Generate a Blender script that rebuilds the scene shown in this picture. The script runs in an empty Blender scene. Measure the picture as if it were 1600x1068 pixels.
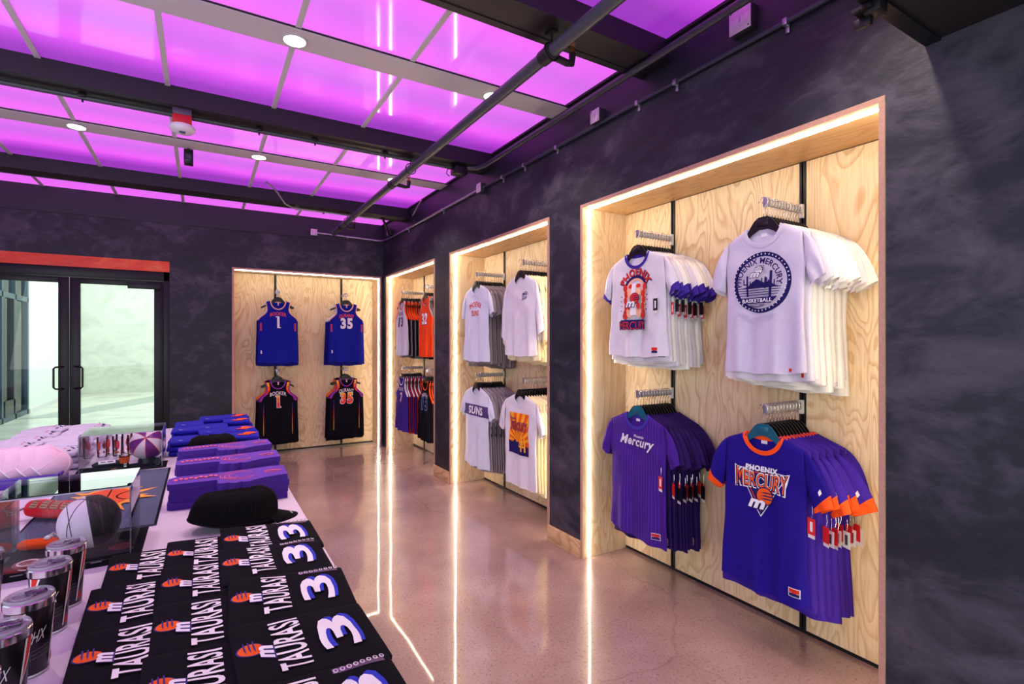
import bpy, bmesh, math, random
from mathutils import Vector, Matrix
C = bpy.context.scene.collection
PI = math.pi
R = math.radians

# ------------------------------------------------------------------ camera, world, lights, exposure
cam_d = bpy.data.cameras.new('camera'); cam = bpy.data.objects.new('camera', cam_d); C.objects.link(cam)
cam_d.sensor_width = 36; cam_d.lens = 806/1600*36; cam_d.clip_start = .05; cam_d.shift_y = .0006
cam.location = (0, 0, 1.5); cam.rotation_euler = (R(90), 0, R(-31))
bpy.context.scene.camera = cam
vs = bpy.context.scene.view_settings
vs.view_transform = 'Standard'; vs.look = 'None'; vs.gamma = 1; vs.use_curve_mapping = False
vs.exposure = 0.0
w = bpy.data.worlds.new('world'); bpy.context.scene.world = w; w.use_nodes = True
w.node_tree.nodes['Background'].inputs[0].default_value = (.80, .90, 1, 1)
w.node_tree.nodes['Background'].inputs[1].default_value = 1.5

def area(name, loc, rot, sx, sy, power, col):
    l = bpy.data.lights.new(name, 'AREA'); l.shape = 'RECTANGLE'; l.size = sx; l.size_y = sy
    l.energy = power; l.color = col
    o = bpy.data.objects.new(name, l); C.objects.link(o); o.location = loc; o.rotation_euler = rot
    return o
CEIL_BRIGHT = 1.0          # luminous ceiling
STRIP = 38.0               # LED strips
SPOT = 55                  # downlights, W
area('lobby_daylight', (-.6, 14.5, 3.9), (0, 0, 0), 4.5, 9, 420, (.93, 1, .95))
area('left_rear_fill', (-2.2, -1.6, 1.9), (R(68), 0, R(-32)), 3.2, 2.2, 55, (.95, .97, 1))  # added fill lamp from behind left; no window is modelled there

# ------------------------------------------------------------------ materials
def nodes(name):
    m = bpy.data.materials.new(name); m.use_nodes = True
    nt = m.node_tree; return m, nt, nt.nodes['Principled BSDF']
def N(nt, t, **kw):
    n = nt.nodes.new(t)
    for k, v in kw.items(): setattr(n, k, v)
    return n
def srgb(r, g, b):
    f = lambda c: (c/255/12.92) if c/255 <= .04045 else ((c/255+.055)/1.055)**2.4
    return (f(r), f(g), f(b), 1)
_mc = {}
def mat(name, col, rough=.6, metal=0, sheen=0, noise=.0, nscale=40, spec=.5, bump=0, bscale=300, coat=0):
    if name in _mc: return _mc[name]
    m, nt, b = nodes(name)
    c = srgb(*col)
    b.inputs['Base Color'].default_value = c; b.inputs['Roughness'].default_value = rough
    b.inputs['Metallic'].default_value = metal; b.inputs['Specular IOR Level'].default_value = spec
    b.inputs['Sheen Weight'].default_value = sheen; b.inputs['Coat Weight'].default_value = coat
    if noise:
        tc = N(nt, 'ShaderNodeTexCoord'); nz = N(nt, 'ShaderNodeTexNoise'); nz.inputs['Scale'].default_value = nscale
        nz.inputs['Detail'].default_value = 4
        mx = N(nt, 'ShaderNodeMix', data_type='RGBA')
        mx.inputs[6].default_value = tuple(x*(1-noise) for x in c[:3])+(1,)
        mx.inputs[7].default_value = tuple(min(1, x*(1+noise)) for x in c[:3])+(1,)
        nt.links.new(tc.outputs['Object'], nz.inputs['Vector']); nt.links.new(nz.outputs[0], mx.inputs[0])
        nt.links.new(mx.outputs[2], b.inputs['Base Color'])
    if bump:
        tc = N(nt, 'ShaderNodeTexCoord'); nz = N(nt, 'ShaderNodeTexNoise'); nz.inputs['Scale'].default_value = bscale
        bp = N(nt, 'ShaderNodeBump'); bp.inputs['Strength'].default_value = bump; bp.inputs['Distance'].default_value = .002
        nt.links.new(tc.outputs['Object'], nz.inputs['Vector']); nt.links.new(nz.outputs[0], bp.inputs['Height'])
        nt.links.new(bp.outputs[0], b.inputs['Normal'])
    _mc[name] = m; return m
def cloth(name, col, **kw):
    if max(col) < 60: return mat(name, col, rough=.9, noise=.1, nscale=25, spec=.12, bump=.25, bscale=500)
    return mat(name, col, rough=.85, sheen=.12 if min(col) > 100 else 0, noise=.07, nscale=25, spec=.2, bump=.25, bscale=500)
def emis(name, col, s):
    m, nt, b = nodes(name); b.inputs['Base Color'].default_value = (0, 0, 0, 1)
    b.inputs['Emission Color'].default_value = col; b.inputs['Emission Strength'].default_value = s
    return m
def clear(name, tint=(.97, .98, 1, 1), fr=1.45, rough=.0, tr=1.0):
    m = bpy.data.materials.new(name); m.use_nodes = True; nt = m.node_tree; nt.nodes.clear()
    out = N(nt, 'ShaderNodeOutputMaterial'); mx = N(nt, 'ShaderNodeMixShader'); fz = N(nt, 'ShaderNodeFresnel')
    fz.inputs[0].default_value = fr
    t = N(nt, 'ShaderNodeBsdfTransparent'); t.inputs[0].default_value = tint
    g = N(nt, 'ShaderNodeBsdfGlossy'); g.inputs['Roughness'].default_value = rough
    nt.links.new(fz.outputs[0], mx.inputs[0]); nt.links.new(t.outputs[0], mx.inputs[1]); nt.links.new(g.outputs[0], mx.inputs[2])
    nt.links.new(mx.outputs[0], out.inputs[0]); return m
def ramp(nt, stops):
    r = N(nt, 'ShaderNodeValToRGB'); e = r.color_ramp.elements
    while len(e) < len(stops): e.new(.5)
    for i, (p, c) in enumerate(stops): e[i].position = p; e[i].color = c
    return r

def plaster_mat(name, c1, c2, c3, rough=.55):
    m, nt, b = nodes(name); g = N(nt, 'ShaderNodeNewGeometry')
    mp = N(nt, 'ShaderNodeMapping'); mp.inputs['Scale'].default_value = (1, .75, 1.3)
    n1 = N(nt, 'ShaderNodeTexNoise'); n1.inputs['Scale'].default_value = 1.5; n1.inputs['Detail'].default_value = 5; n1.inputs['Roughness'].default_value = .62; n1.inputs['Distortion'].default_value = .9
    n2 = N(nt, 'ShaderNodeTexNoise'); n2.inputs['Scale'].default_value = 6; n2.inputs['Detail'].default_value = 8; n2.inputs['Roughness'].default_value = .65; n2.inputs['Distortion'].default_value = .6
    nt.links.new(g.outputs['Position'], mp.inputs[0]); nt.links.new(mp.outputs[0], n1.inputs[0]); nt.links.new(mp.outputs[0], n2.inputs[0])
    ad = N(nt, 'ShaderNodeMath', operation='MULTIPLY_ADD'); ad.inputs[1].default_value = .45; nt.links.new(n2.outputs[0], ad.inputs[0]); 
    sc = N(nt, 'ShaderNodeMath', operation='MULTIPLY'); sc.inputs[1].default_value = .55; nt.links.new(n1.outputs[0], sc.inputs[0]); nt.links.new(sc.outputs[0], ad.inputs[2])
    r = ramp(nt, [(.36, srgb(*c1)), (.5, srgb(*c2)), (.66, srgb(*c3))]); nt.links.new(ad.outputs[0], r.inputs[0])
    nt.links.new(r.outputs[0], b.inputs['Base Color']); b.inputs['Roughness'].default_value = rough
    n3 = N(nt, 'ShaderNodeTexNoise'); n3.inputs['Scale'].default_value = 22; n3.inputs['Detail'].default_value = 6
    nt.links.new(mp.outputs[0], n3.inputs[0])
    bp = N(nt, 'ShaderNodeBump'); bp.inputs['Strength'].default_value = .25; bp.inputs['Distance'].default_value = .01
    nt.links.new(n3.outputs[0], bp.inputs['Height']); nt.links.new(bp.outputs[0], b.inputs['Normal'])
    return m
def ply_mat(name, c_light, c_dark, c_line, axis='Z', scale=1.0, lines=15):
    m, nt, b = nodes(name); g = N(nt, 'ShaderNodeNewGeometry')
    mp = N(nt, 'ShaderNodeMapping')
    mp.inputs['Scale'].default_value = {'Z': (2.6, 2.6, .75), 'Y': (2.6, .75, 2.6)}[axis]
    oi = N(nt, 'ShaderNodeObjectInfo'); vm = N(nt, 'ShaderNodeVectorMath', operation='MULTIPLY_ADD')
    nt.links.new(oi.outputs['Random'], vm.inputs[0]); vm.inputs[1].default_value = (7, 11, 5); nt.links.new(g.outputs['Position'], vm.inputs[2])
    nt.links.new(vm.outputs[0], mp.inputs[0])
    n1 = N(nt, 'ShaderNodeTexNoise'); n1.inputs['Scale'].default_value = 1.5*scale; n1.inputs['Detail'].default_value = 2.5; n1.inputs['Distortion'].default_value = .8; n1.inputs['Roughness'].default_value = .45
    nt.links.new(mp.outputs[0], n1.inputs[0])
    mu = N(nt, 'ShaderNodeMath', operation='MULTIPLY'); mu.inputs[1].default_value = lines; nt.links.new(n1.outputs[0], mu.inputs[0])
    fr = N(nt, 'ShaderNodeMath', operation='FRACT'); nt.links.new(mu.outputs[0], fr.inputs[0])
    r = ramp(nt, [(0, srgb(*c_light)), (.45, srgb(*c_light)), (.88, srgb(*c_line)), (1, srgb(*c_light))]); nt.links.new(fr.outputs[0], r.inputs[0])
    n2 = N(nt, 'ShaderNodeTexNoise'); n2.inputs['Scale'].default_value = .9; n2.inputs['Detail'].default_value = 3; nt.links.new(mp.outputs[0], n2.inputs[0])
    mp2 = N(nt, 'ShaderNodeMapping'); mp2.inputs['Scale'].default_value = {'Z': (60, 60, 3), 'Y': (60, 3, 60)}[axis]; nt.links.new(g.outputs['Position'], mp2.inputs[0])
    n3 = N(nt, 'ShaderNodeTexNoise'); n3.inputs['Scale'].default_value = 2; n3.inputs['Detail'].default_value = 3; nt.links.new(mp2.outputs[0], n3.inputs[0])
    mx = N(nt, 'ShaderNodeMix', data_type='RGBA'); mr = N(nt, 'ShaderNodeMapRange'); mr.inputs[1].default_value = .35; mr.inputs[2].default_value = .75; mr.inputs[4].default_value = .8
    nt.links.new(n2.outputs[0], mr.inputs[0]); nt.links.new(mr.outputs[0], mx.inputs[0]); nt.links.new(r.outputs[0], mx.inputs[6]); mx.inputs[7].default_value = srgb(*c_dark)
    mx2 = N(nt, 'ShaderNodeMix', data_type='RGBA', blend_type='MULTIPLY'); mx2.inputs[0].default_value = .35
    nt.links.new(mx.outputs[2], mx2.inputs[6])
    r3 = ramp(nt, [(.3, (.62, .55, .5, 1)), (.6, (1, 1, 1, 1))]); nt.links.new(n3.outputs[0], r3.inputs[0]); nt.links.new(r3.outputs[0], mx2.inputs[7])
    nt.links.new(mx2.outputs[2], b.inputs['Base Color']); b.inputs['Roughness'].default_value = .42
    return m
def floor_mat():
    m, nt, b = nodes('polished_concrete'); g = N(nt, 'ShaderNodeNewGeometry')
    n1 = N(nt, 'ShaderNodeTexNoise'); n1.inputs['Scale'].default_value = 1.1; n1.inputs['Detail'].default_value = 6; n1.inputs['Roughness'].default_value = .6
    nt.links.new(g.outputs['Position'], n1.inputs[0])
    r = ramp(nt, [(.33, srgb(152, 124, 118)), (.5, srgb(170, 140, 132)), (.68, srgb(188, 162, 152))]); nt.links.new(n1.outputs[0], r.inputs[0])
    n2 = N(nt, 'ShaderNodeTexNoise'); n2.inputs['Scale'].default_value = 75; n2.inputs['Detail'].default_value = 4; nt.links.new(g.outputs['Position'], n2.inputs[0])
    r2 = ramp(nt, [(.30, (.5, .46, .45, 1)), (.42, (.92, .92, .92, 1)), (.6, (1, 1, 1, 1)), (.75, (1.0, 1.0, 1.0, 1))]); nt.links.new(n2.outputs[0], r2.inputs[0])
    mx = N(nt, 'ShaderNodeMix', data_type='RGBA', blend_type='MULTIPLY'); mx.inputs[0].default_value = .8
    nt.links.new(r.outputs[0], mx.inputs[6]); nt.links.new(r2.outputs[0], mx.inputs[7])
    # cracks
    n4 = N(nt, 'ShaderNodeTexNoise'); n4.inputs['Scale'].default_value = 2.2; n4.inputs['Detail'].default_value = 6; nt.links.new(g.outputs['Position'], n4.inputs[0])
    vm = N(nt, 'ShaderNodeVectorMath', operation='MULTIPLY_ADD'); nt.links.new(n4.outputs['Color'], vm.inputs[0]); vm.inputs[1].default_value = (.5, .5, 0); nt.links.new(g.outputs['Position'], vm.inputs[2])
    vo = N(nt, 'ShaderNodeTexVoronoi', feature='DISTANCE_TO_EDGE'); vo.inputs['Scale'].default_value = .38; nt.links.new(vm.outputs[0], vo.inputs[0])
    r4 = ramp(nt, [(0, (.6, .56, .54, 1)), (.0018, (.85, .83, .82, 1)), (.003, (1, 1, 1, 1))]); nt.links.new(vo.outputs[0], r4.inputs[0])
    mx3 = N(nt, 'ShaderNodeMix', data_type='RGBA', blend_type='MULTIPLY'); mx3.inputs[0].default_value = .45
    nt.links.new(mx.outputs[2], mx3.inputs[6]); nt.links.new(r4.outputs[0], mx3.inputs[7])
    nt.links.new(mx3.outputs[2], b.inputs['Base Color'])
    b.inputs['Roughness'].default_value = .26; b.inputs['Specular IOR Level'].default_value = .5
    b.inputs['Coat Weight'].default_value = .8; b.inputs['Coat Roughness'].default_value = .035; b.inputs['Coat IOR'].default_value = 1.6
    n5 = N(nt, 'ShaderNodeTexNoise'); n5.inputs['Scale'].default_value = 1.6; n5.inputs['Detail'].default_value = 1; nt.links.new(g.outputs['Position'], n5.inputs[0])
    bp = N(nt, 'ShaderNodeBump'); bp.inputs['Strength'].default_value = .12; bp.inputs['Distance'].default_value = .02
    nt.links.new(n5.outputs[0], bp.inputs['Height']); nt.links.new(bp.outputs[0], b.inputs['Coat Normal'])
    return m
def ceiling_panel_mat():
    m, nt, b = nodes('lit_diffuser'); g = N(nt, 'ShaderNodeNewGeometry'); sp = N(nt, 'ShaderNodeSeparateXYZ')
    nt.links.new(g.outputs['Position'], sp.inputs[0])
    nz = N(nt, 'ShaderNodeTexNoise'); nz.inputs['Scale'].default_value = 1.4; nz.inputs['Detail'].default_value = 1; nt.links.new(g.outputs['Position'], nz.inputs[0])
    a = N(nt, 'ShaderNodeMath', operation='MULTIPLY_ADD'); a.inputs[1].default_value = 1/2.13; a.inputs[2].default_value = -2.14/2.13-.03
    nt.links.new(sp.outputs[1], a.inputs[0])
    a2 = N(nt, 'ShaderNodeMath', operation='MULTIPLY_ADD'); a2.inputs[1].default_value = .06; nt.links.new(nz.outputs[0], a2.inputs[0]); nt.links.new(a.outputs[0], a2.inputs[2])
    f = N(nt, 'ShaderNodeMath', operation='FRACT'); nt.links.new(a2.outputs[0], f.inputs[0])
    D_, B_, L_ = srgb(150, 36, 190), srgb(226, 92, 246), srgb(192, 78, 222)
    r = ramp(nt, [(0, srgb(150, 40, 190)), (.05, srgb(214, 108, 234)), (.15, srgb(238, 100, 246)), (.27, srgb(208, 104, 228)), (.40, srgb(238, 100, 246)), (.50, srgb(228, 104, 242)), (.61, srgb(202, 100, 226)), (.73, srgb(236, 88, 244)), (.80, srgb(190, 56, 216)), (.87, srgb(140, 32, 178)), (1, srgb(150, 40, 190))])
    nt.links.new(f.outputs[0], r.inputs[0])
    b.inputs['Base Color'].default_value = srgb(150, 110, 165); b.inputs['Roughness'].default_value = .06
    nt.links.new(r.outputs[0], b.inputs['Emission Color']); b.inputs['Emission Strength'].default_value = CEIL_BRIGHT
    return m

WALL = plaster_mat('dark_plaster', (15, 17, 27), (33, 35, 48), (80, 76, 88))
FASC = mat('dark_painted_fascia', (36, 36, 48), .45, noise=.1, nscale=3)
PLY = ply_mat('birch_plywood', (242, 222, 184), (230, 198, 152), (216, 178, 130))
PLYH = ply_mat('birch_plywood_along', (226, 190, 140), (208, 162, 110), (198, 150, 98), 'Y')
PLYE = mat('plywood_edge', (196, 150, 130), .5, noise=.2, nscale=90)
BLK = mat('black_metal', (24, 24, 27), .4, .3)
DARK = mat('dark_beam_paint', (28, 25, 31), .5, noise=.12, nscale=4)
PIPE = mat('grey_painted_pipe', (76, 80, 88), .4, .2)
GALV = mat('galvanised_steel', (176, 178, 190), .3, .8)
GREY = mat('grey_grid_bar', (214, 212, 212), .5)
CHROME = mat('brushed_steel', (200, 200, 205), .22, 1)
PLAST = mat('black_plastic', (14, 13, 16), .35)
WIRE = mat('hook_wire', (215, 212, 205), .25, .9)
TEAL = mat('teal_plastic', (20, 90, 115), .25)
STRIPM = emis('led_strip', (1, .86, .66, 1), STRIP)
GLASS = clear('door_glass', (.93, .98, .97, 1), 1.35)
ACRYL = clear('acrylic', (.97, .975, 1, 1), 1.42)
ACEDGE = mat('acrylic_edge', (205, 205, 232), .2); ACEDGE.node_tree.nodes['Principled BSDF'].inputs['Alpha'].default_value = .55
CPM = ceiling_panel_mat()
TABLE = mat('white_laminate', (222, 212, 226), .45)

# ------------------------------------------------------------------ mesh helpers
class MB:
    def __init__(s): s.v = []; s.f = []; s.mi = []; s.mats = []
    def m(s, mt):
        if mt not in s.mats: s.mats.append(mt)
        return s.mats.index(mt)
    def add(s, vs, fs, mt):
        k = len(s.v); s.v += [tuple(v) for v in vs]; i = s.m(mt)
        for f in fs: s.f.append(tuple(k+a for a in f)); s.mi.append(i)
        return s
    def box(s, a, b, mt, bev=0):
        x0, y0, z0 = a; x1, y1, z1 = b
        if bev:
            bm = bmesh.new(); bmesh.ops.create_cube(bm, size=1)
            bmesh.ops.scale(bm, vec=(x1-x0, y1-y0, z1-z0), verts=bm.verts); bmesh.ops.translate(bm, vec=((x0+x1)/2, (y0+y1)/2, (z0+z1)/2), verts=bm.verts)
            bmesh.ops.bevel(bm, geom=bm.edges[:], offset=bev, segments=2, affect='EDGES', profile=.5)
            bm.verts.index_update(); s.add([v.co[:] for v in bm.verts], [[v.index for v in f.verts] for f in bm.faces], mt); bm.free(); return s
        vs = [(x0,y0,z0),(x1,y0,z0),(x1,y1,z0),(x0,y1,z0),(x0,y0,z1),(x1,y0,z1),(x1,y1,z1),(x0,y1,z1)]
        return s.add(vs, [(0,3,2,1),(4,5,6,7),(0,1,5,4),(1,2,6,5),(2,3,7,6),(3,0,4,7)], mt)
    def tube(s, pts, r, mt, n=8, cap=True, closed=False, ell=None):
        pts = [Vector(p) for p in pts]; L = len(pts); vs = []; up = None
        for i, p in enumerate(pts):
            if closed: t = (pts[(i+1) % L]-pts[i-1])
            else: t = pts[min(i+1, L-1)]-pts[max(i-1, 0)]
            if t.length < 1e-9: t = Vector((0, 0, 1))
            t.normalize()
            if up is None: up = Vector((0, 0, 1)) if abs(t.z) < .9 else Vector((1, 0, 0))
            sd = t.cross(up)
            if sd.length < 1e-6: sd = t.orthogonal()
            sd.normalize(); up = sd.cross(t).normalized()
            rr = r[i] if isinstance(r, (list, tuple)) else r
            for k in range(n):
                a = 2*PI*k/n; e1, e2 = ell if ell else (1, 1)
                vs.append(p+sd*math.cos(a)*rr*e1+up*math.sin(a)*rr*e2)
        fs = []
        for i in range(L if closed else L-1):
            j = (i+1) % L
            for k in range(n): fs.append((i*n+k, i*n+(k+1) % n, j*n+(k+1) % n, j*n+k))
        if cap and not closed: fs += [tuple(range(n))[::-1], tuple((L-1)*n+k for k in range(n))]
        return s.add(vs, fs, mt)
    def lathe(s, prof, mt, n=24, c=(0, 0, 0), sx=1, sy=1):
        vs = []; L = len(prof)
        for r, z in prof:
            for k in range(n):
                a = 2*PI*k/n; vs.append((c[0]+r*math.cos(a)*sx, c[1]+r*math.sin(a)*sy, c[2]+z))
        fs = [(i*n+k, i*n+(k+1) % n, (i+1)*n+(k+1) % n, (i+1)*n+k) for i in range(L-1) for k in range(n)]
        return s.add(vs, fs, mt)
    def prism(s, outline, z0, z1, mt, plane='XY'):
        n = len(outline)
        def P(a, b, c): return (a, b, c) if plane == 'XY' else (a, c, b)
        vs = [P(x, y, z0) for x, y in outline]+[P(x, y, z1) for x, y in outline]
        fs = [tuple(range(n))[::-1], tuple(range(n, 2*n))]+[(i, (i+1) % n, n+(i+1) % n, n+i) for i in range(n)]
        return s.add(vs, fs, mt)
    def grid(s, fn, nu, nv, mt, flip=False):
        vs = [fn(i/nu, j/nv) for j in range(nv+1) for i in range(nu+1)]; W = nu+1
        fs = [(j*W+i, j*W+i+1, (j+1)*W+i+1, (j+1)*W+i) for j in range(nv) for i in range(nu)]
        if flip: fs = [f[::-1] for f in fs]
        return s.add(vs, fs, mt)
    def mesh(s, name, smooth=None, weld=0, solid=0):
        me = bpy.data.meshes.new(name); me.from_pydata(s.v, [], s.f)
        for m_ in s.mats: me.materials.append(m_)
        me.polygons.foreach_set('material_index', s.mi)
        bm = bmesh.new(); bm.from_mesh(me)
        if weld: bmesh.ops.remove_doubles(bm, verts=bm.verts, dist=weld)
        if not weld or weld: bmesh.ops.recalc_face_normals(bm, faces=bm.faces)
        bm.to_mesh(me); bm.free()
        if smooth is not None:
            me.polygons.foreach_set('use_smooth', [True]*len(me.polygons))
            if smooth < 180: me.set_sharp_from_angle(angle=R(smooth))
        return me
    def obj(s, name, parent=None, smooth=35, weld=0, loc=None):
        o = bpy.data.objects.new(name, s.mesh(name, smooth, weld)); C.objects.link(o)
        if parent: o.parent = parent
        if loc: o.location = loc
        return o
def tag(o, label, cat, group=None):
    o['label'] = label; o['category'] = cat
    if group: o['group'] = group
    return o
def thing(name, label, cat, loc=(0, 0, 0), rz=0, group=None, rot=None):
    o = bpy.data.objects.new(name, None); C.objects.link(o); o.location = loc; o.rotation_euler = rot or (0, 0, rz)
    o.empty_display_size = .05
    return tag(o, label, cat, group)
def struct(o): o['kind'] = 'structure'; return o
def link_obj(name, me, parent):
    o = bpy.data.objects.new(name, me); C.objects.link(o); o.parent = parent; return o
def dup(root, kids, loc, rot=None, label=None, group=None, scale=None):
    r = root.copy(); C.objects.link(r); r.location = loc
    if rot is not None: r.rotation_euler = rot
    if label: r['label'] = label
    if group: r['group'] = group
    if scale: r.scale = scale
    for ch in kids:
        c = ch.copy(); C.objects.link(c); c.parent = r
    return r
def sm(a, b, x):
    t = max(0, min(1, (x-a)/(b-a))); return t*t*(3-2*t)

# ------------------------------------------------------------------ flat print helper
_tc = {}
def text_tris(s, bold):
    k = (s, bold)
    if k in _tc: return _tc[k]
    cu = bpy.data.curves.new('t', 'FONT'); cu.body = s; cu.offset = bold; cu.resolution_u = 3; cu.space_character = 1+bold*3
    o = bpy.data.objects.new('t', cu); C.objects.link(o)
    bpy.context.view_layer.update()
    dg = bpy.context.evaluated_depsgraph_get()
    me = bpy.data.meshes.new_from_object(o.evaluated_get(dg))
    vs = [(v.co.x, v.co.y) for v in me.vertices]; fs = [tuple(p.vertices) for p in me.polygons]
    bpy.data.objects.remove(o); bpy.data.curves.remove(cu); bpy.data.meshes.remove(me)
    if vs:
        x0 = min(v[0] for v in vs); x1 = max(v[0] for v in vs); y0 = min(v[1] for v in vs); y1 = max(v[1] for v in vs)
        vs = [((x-x0)/(x1-x0)-.5, (y-y0)/(y1-y0)-.5) for x, y in vs]
    _tc[k] = (vs, fs); return _tc[k]
class Decal:
    def __init__(s): s.items = []
    def poly(s, pts, mt, fn=None):
        s.items.append(([fn(*p) if fn else p for p in pts], [tuple(range(len(pts)))], mt)); return s
    def text(s, st, cx, cy, w, h, mt, bold=.02, fn=None, shear=0, rot=0):
        vs, fs = text_tris(st, bold); c, sn = math.cos(rot), math.sin(rot)
        q = []
        for x, y in vs:
            X = x*w+y*h*shear; Y = y*h
            X, Y = X*c-Y*sn+cx, X*sn+Y*c+cy
            q.append(fn(X, Y) if fn else (X, Y))
        s.items.append((q, fs, mt)); return s
    def arc_text(s, st, cx, cy, r, h, span, mt, bold=.02, mid=90):
        # letters set around a circle, reading clockwise at the top
        def fn(X, Y): a = R(mid)-X; rr = r+Y; return (cx+rr*math.cos(a), cy+rr*math.sin(a))
        return s.text(st, 0, 0, R(span), h, mt, bold, fn)
    def disc(s, cx, cy, r, mt, n=28, ry=None):
        return s.poly([(cx+r*math.cos(2*PI*i/n), cy+(ry or r)*math.sin(2*PI*i/n)) for i in range(n)], mt)
    def ring(s, cx, cy, r0, r1, mt, n=40, a0=0, a1=360):
        vs = []; fs = []
        for i in range(n+1):
            a = R(a0+(a1-a0)*i/n); vs += [(cx+r0*math.cos(a), cy+r0*math.sin(a)), (cx+r1*math.cos(a), cy+r1*math.sin(a))]
        for i in range(n): fs.append((2*i, 2*i+1, 2*i+3, 2*i+2))
        s.items.append((vs, fs, mt)); return s
    def rect(s, x0, y0, x1, y1, mt): return s.poly([(x0, y0), (x1, y0), (x1, y1), (x0, y1)], mt)
    def xf(s, fn):
        s.items = [([fn(*p) for p in vs], fs, mt) for vs, fs, mt in s.items]; return s
    def build(s, name, parent, fmap, g=.015, off=.0016, step=.0005):
        mb = MB()
        for li, (vs, fs, mt) in enumerate(s.items):
            bm = bmesh.new(); bv = [bm.verts.new((x, y, 0)) for x, y in vs]
            for f in fs:
                try: bm.faces.new([bv[i] for i in f])
                except ValueError: pass
            if not bm.faces: bm.free(); continue
            if g:
                xs = [v[0] for v in vs]; ys = [v[1] for v in vs]
                for ax, lo, hi in ((0, min(xs), max(xs)), (1, min(ys), max(ys))):
                    k = math.floor(lo/g)+1
                    while k*g < hi:
                        co = (k*g, 0, 0) if ax == 0 else (0, k*g, 0); no = (1, 0, 0) if ax == 0 else (0, 1, 0)
                        bmesh.ops.bisect_plane(bm, geom=bm.verts[:]+bm.edges[:]+bm.faces[:], plane_co=co, plane_no=no, dist=1e-7); k += 1
            bm.verts.index_update()
            mb.add([fmap(v.co.x, v.co.y, off+step*li) for v in bm.verts], [[v.index for v in f.verts] for f in bm.faces], mt); bm.free()
        o = mb.obj(name, parent, smooth=180)
        return o

# ------------------------------------------------------------------ the room
X_R, Y_B, H_C = 2.265, 7.42, 3.20
NT = 2.455                          # niche top
N3, N2, N1 = (.965, 2.835), (3.215, 5.055), (5.47, 7.27)
D_N = .40
mb = MB(); mb.box((-6, -3, -.1), (3.3, 7.6, 0), floor_mat()); struct(mb.obj('floor'))
mb = MB()
ys = [-2.5, N3[0], N3[1], N2[0], N2[1], N1[0], N1[1], Y_B]
for i in range(0, 8, 2): mb.box((X_R, ys[i], 0), (2.9, ys[i+1], 2.93), WALL)
for i in range(1, 7, 2): mb.box((X_R, ys[i], NT), (2.9, ys[i+1], 2.93), WALL)
for i in range(1, 7, 2): mb.box((X_R+D_N+.03, ys[i], 0), (2.9, ys[i+1], NT), WALL)
struct(mb.obj('wall_right'))
mb = MB(); mb.box((X_R-.006, -2.5, 2.925), (2.9, Y_B, 3.3), FASC); struct(mb.obj('trim_1'))
# back wall with niche and door opening
BX0, BX1 = .325, 2.235; DX1 = -.334; DX0 = -2.35
mb = MB()
mb.box((DX1, Y_B, 0), (BX0, 7.9, 2.93), WALL); mb.box((BX1, Y_B, 0), (2.9, 7.9, 2.93), WALL)
mb.box((BX0, Y_B, NT), (BX1, 7.9, 2.93), WALL); mb.box((DX0, Y_B, 2.467), (DX1, 7.9, 2.93), WALL)
mb.box((BX0, 7.80, 0), (BX1, 7.9, NT), WALL); mb.box((-3.45, Y_B, 0), (DX0, 7.9, 2.93), WALL)
struct(mb.obj('wall_back'))
mb = MB(); mb.box((-3.45, Y_B-.006, 2.925), (X_R, 7.9, 3.3), FASC); struct(mb.obj('trim_2'))
mb = MB(); mb.box((-3.45, 3.6, 0), (-3.35, Y_B, 3.2), WALL); struct(mb.obj('wall_left'))
RED = plaster_mat('red_painted_header', (226, 48, 8), (244, 64, 14), (250, 120, 60), .35)
mb = MB(); mb.box((DX0, Y_B-.008, 2.342), (DX1, 7.62, 2.467), RED); struct(mb.obj('trim_3'))

# ceiling
ce = MB().box((-3.45, -2.5, 3.235), (3.0, 7.9, 3.35), DARK).obj('ceiling'); struct(ce)
beams = [(-.07, .13), (2.04, 2.24), (4.09, 4.30), (6.31, 6.52)]
bands = [(.87, 1.07), (2.98, 3.18), (5.10, 5.30)]
bars_x = [-3.405, -2.765, -2.12, -1.48, -.84, -.195, .445, 1.087, 1.73]
rows = [(.13, .87), (1.07, 2.04), (2.24, 2.98), (3.18, 4.09), (4.30, 5.10), (5.30, 6.31), (6.52, 7.42)]
rowmesh = {}
for (y0, y1) in rows:
    for i in range(len(bars_x)):
        x0 = bars_x[i]; x1 = bars_x[i+1] if i+1 < len(bars_x) else X_R-.006
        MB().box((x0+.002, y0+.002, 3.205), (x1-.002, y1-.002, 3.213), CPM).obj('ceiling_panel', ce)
for (y0, y1) in rows:
    for x in bars_x:
        MB().box((x-.015, y0, 3.194), (x+.015, y1, 3.206), GREY).obj('grid_bar', ce)
for (y0, y1) in bands:
    m_ = MB().box((-3.45, y0, 3.186), (X_R, y1, 3.206), GREY)
    m_.box((-3.45, y0-.006, 3.192), (X_R, y0-.001, 3.2), BLK); m_.box((-3.45, y1+.001, 3.192), (X_R, y1+.006, 3.2), BLK)
    m_.obj('grid_band', ce)
MB().box((X_R-.03, .1, 3.19), (X_R, Y_B, 3.205), DARK).obj('edge_angle', ce)
for i, (y0, y1) in enumerate(beams):
    m_ = MB().box((-3.45, y0, 3.08), (X_R-.006, y1, 3.25), DARK)
    m_.box((-3.45, y0-.012, 3.075), (X_R-.006, y0+.03, 3.083), DARK).box((-3.45, y1-.03, 3.075), (X_R-.006, y1+.012, 3.083), DARK)
    o = m_.obj('ceiling_beam'); struct(o)
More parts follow.
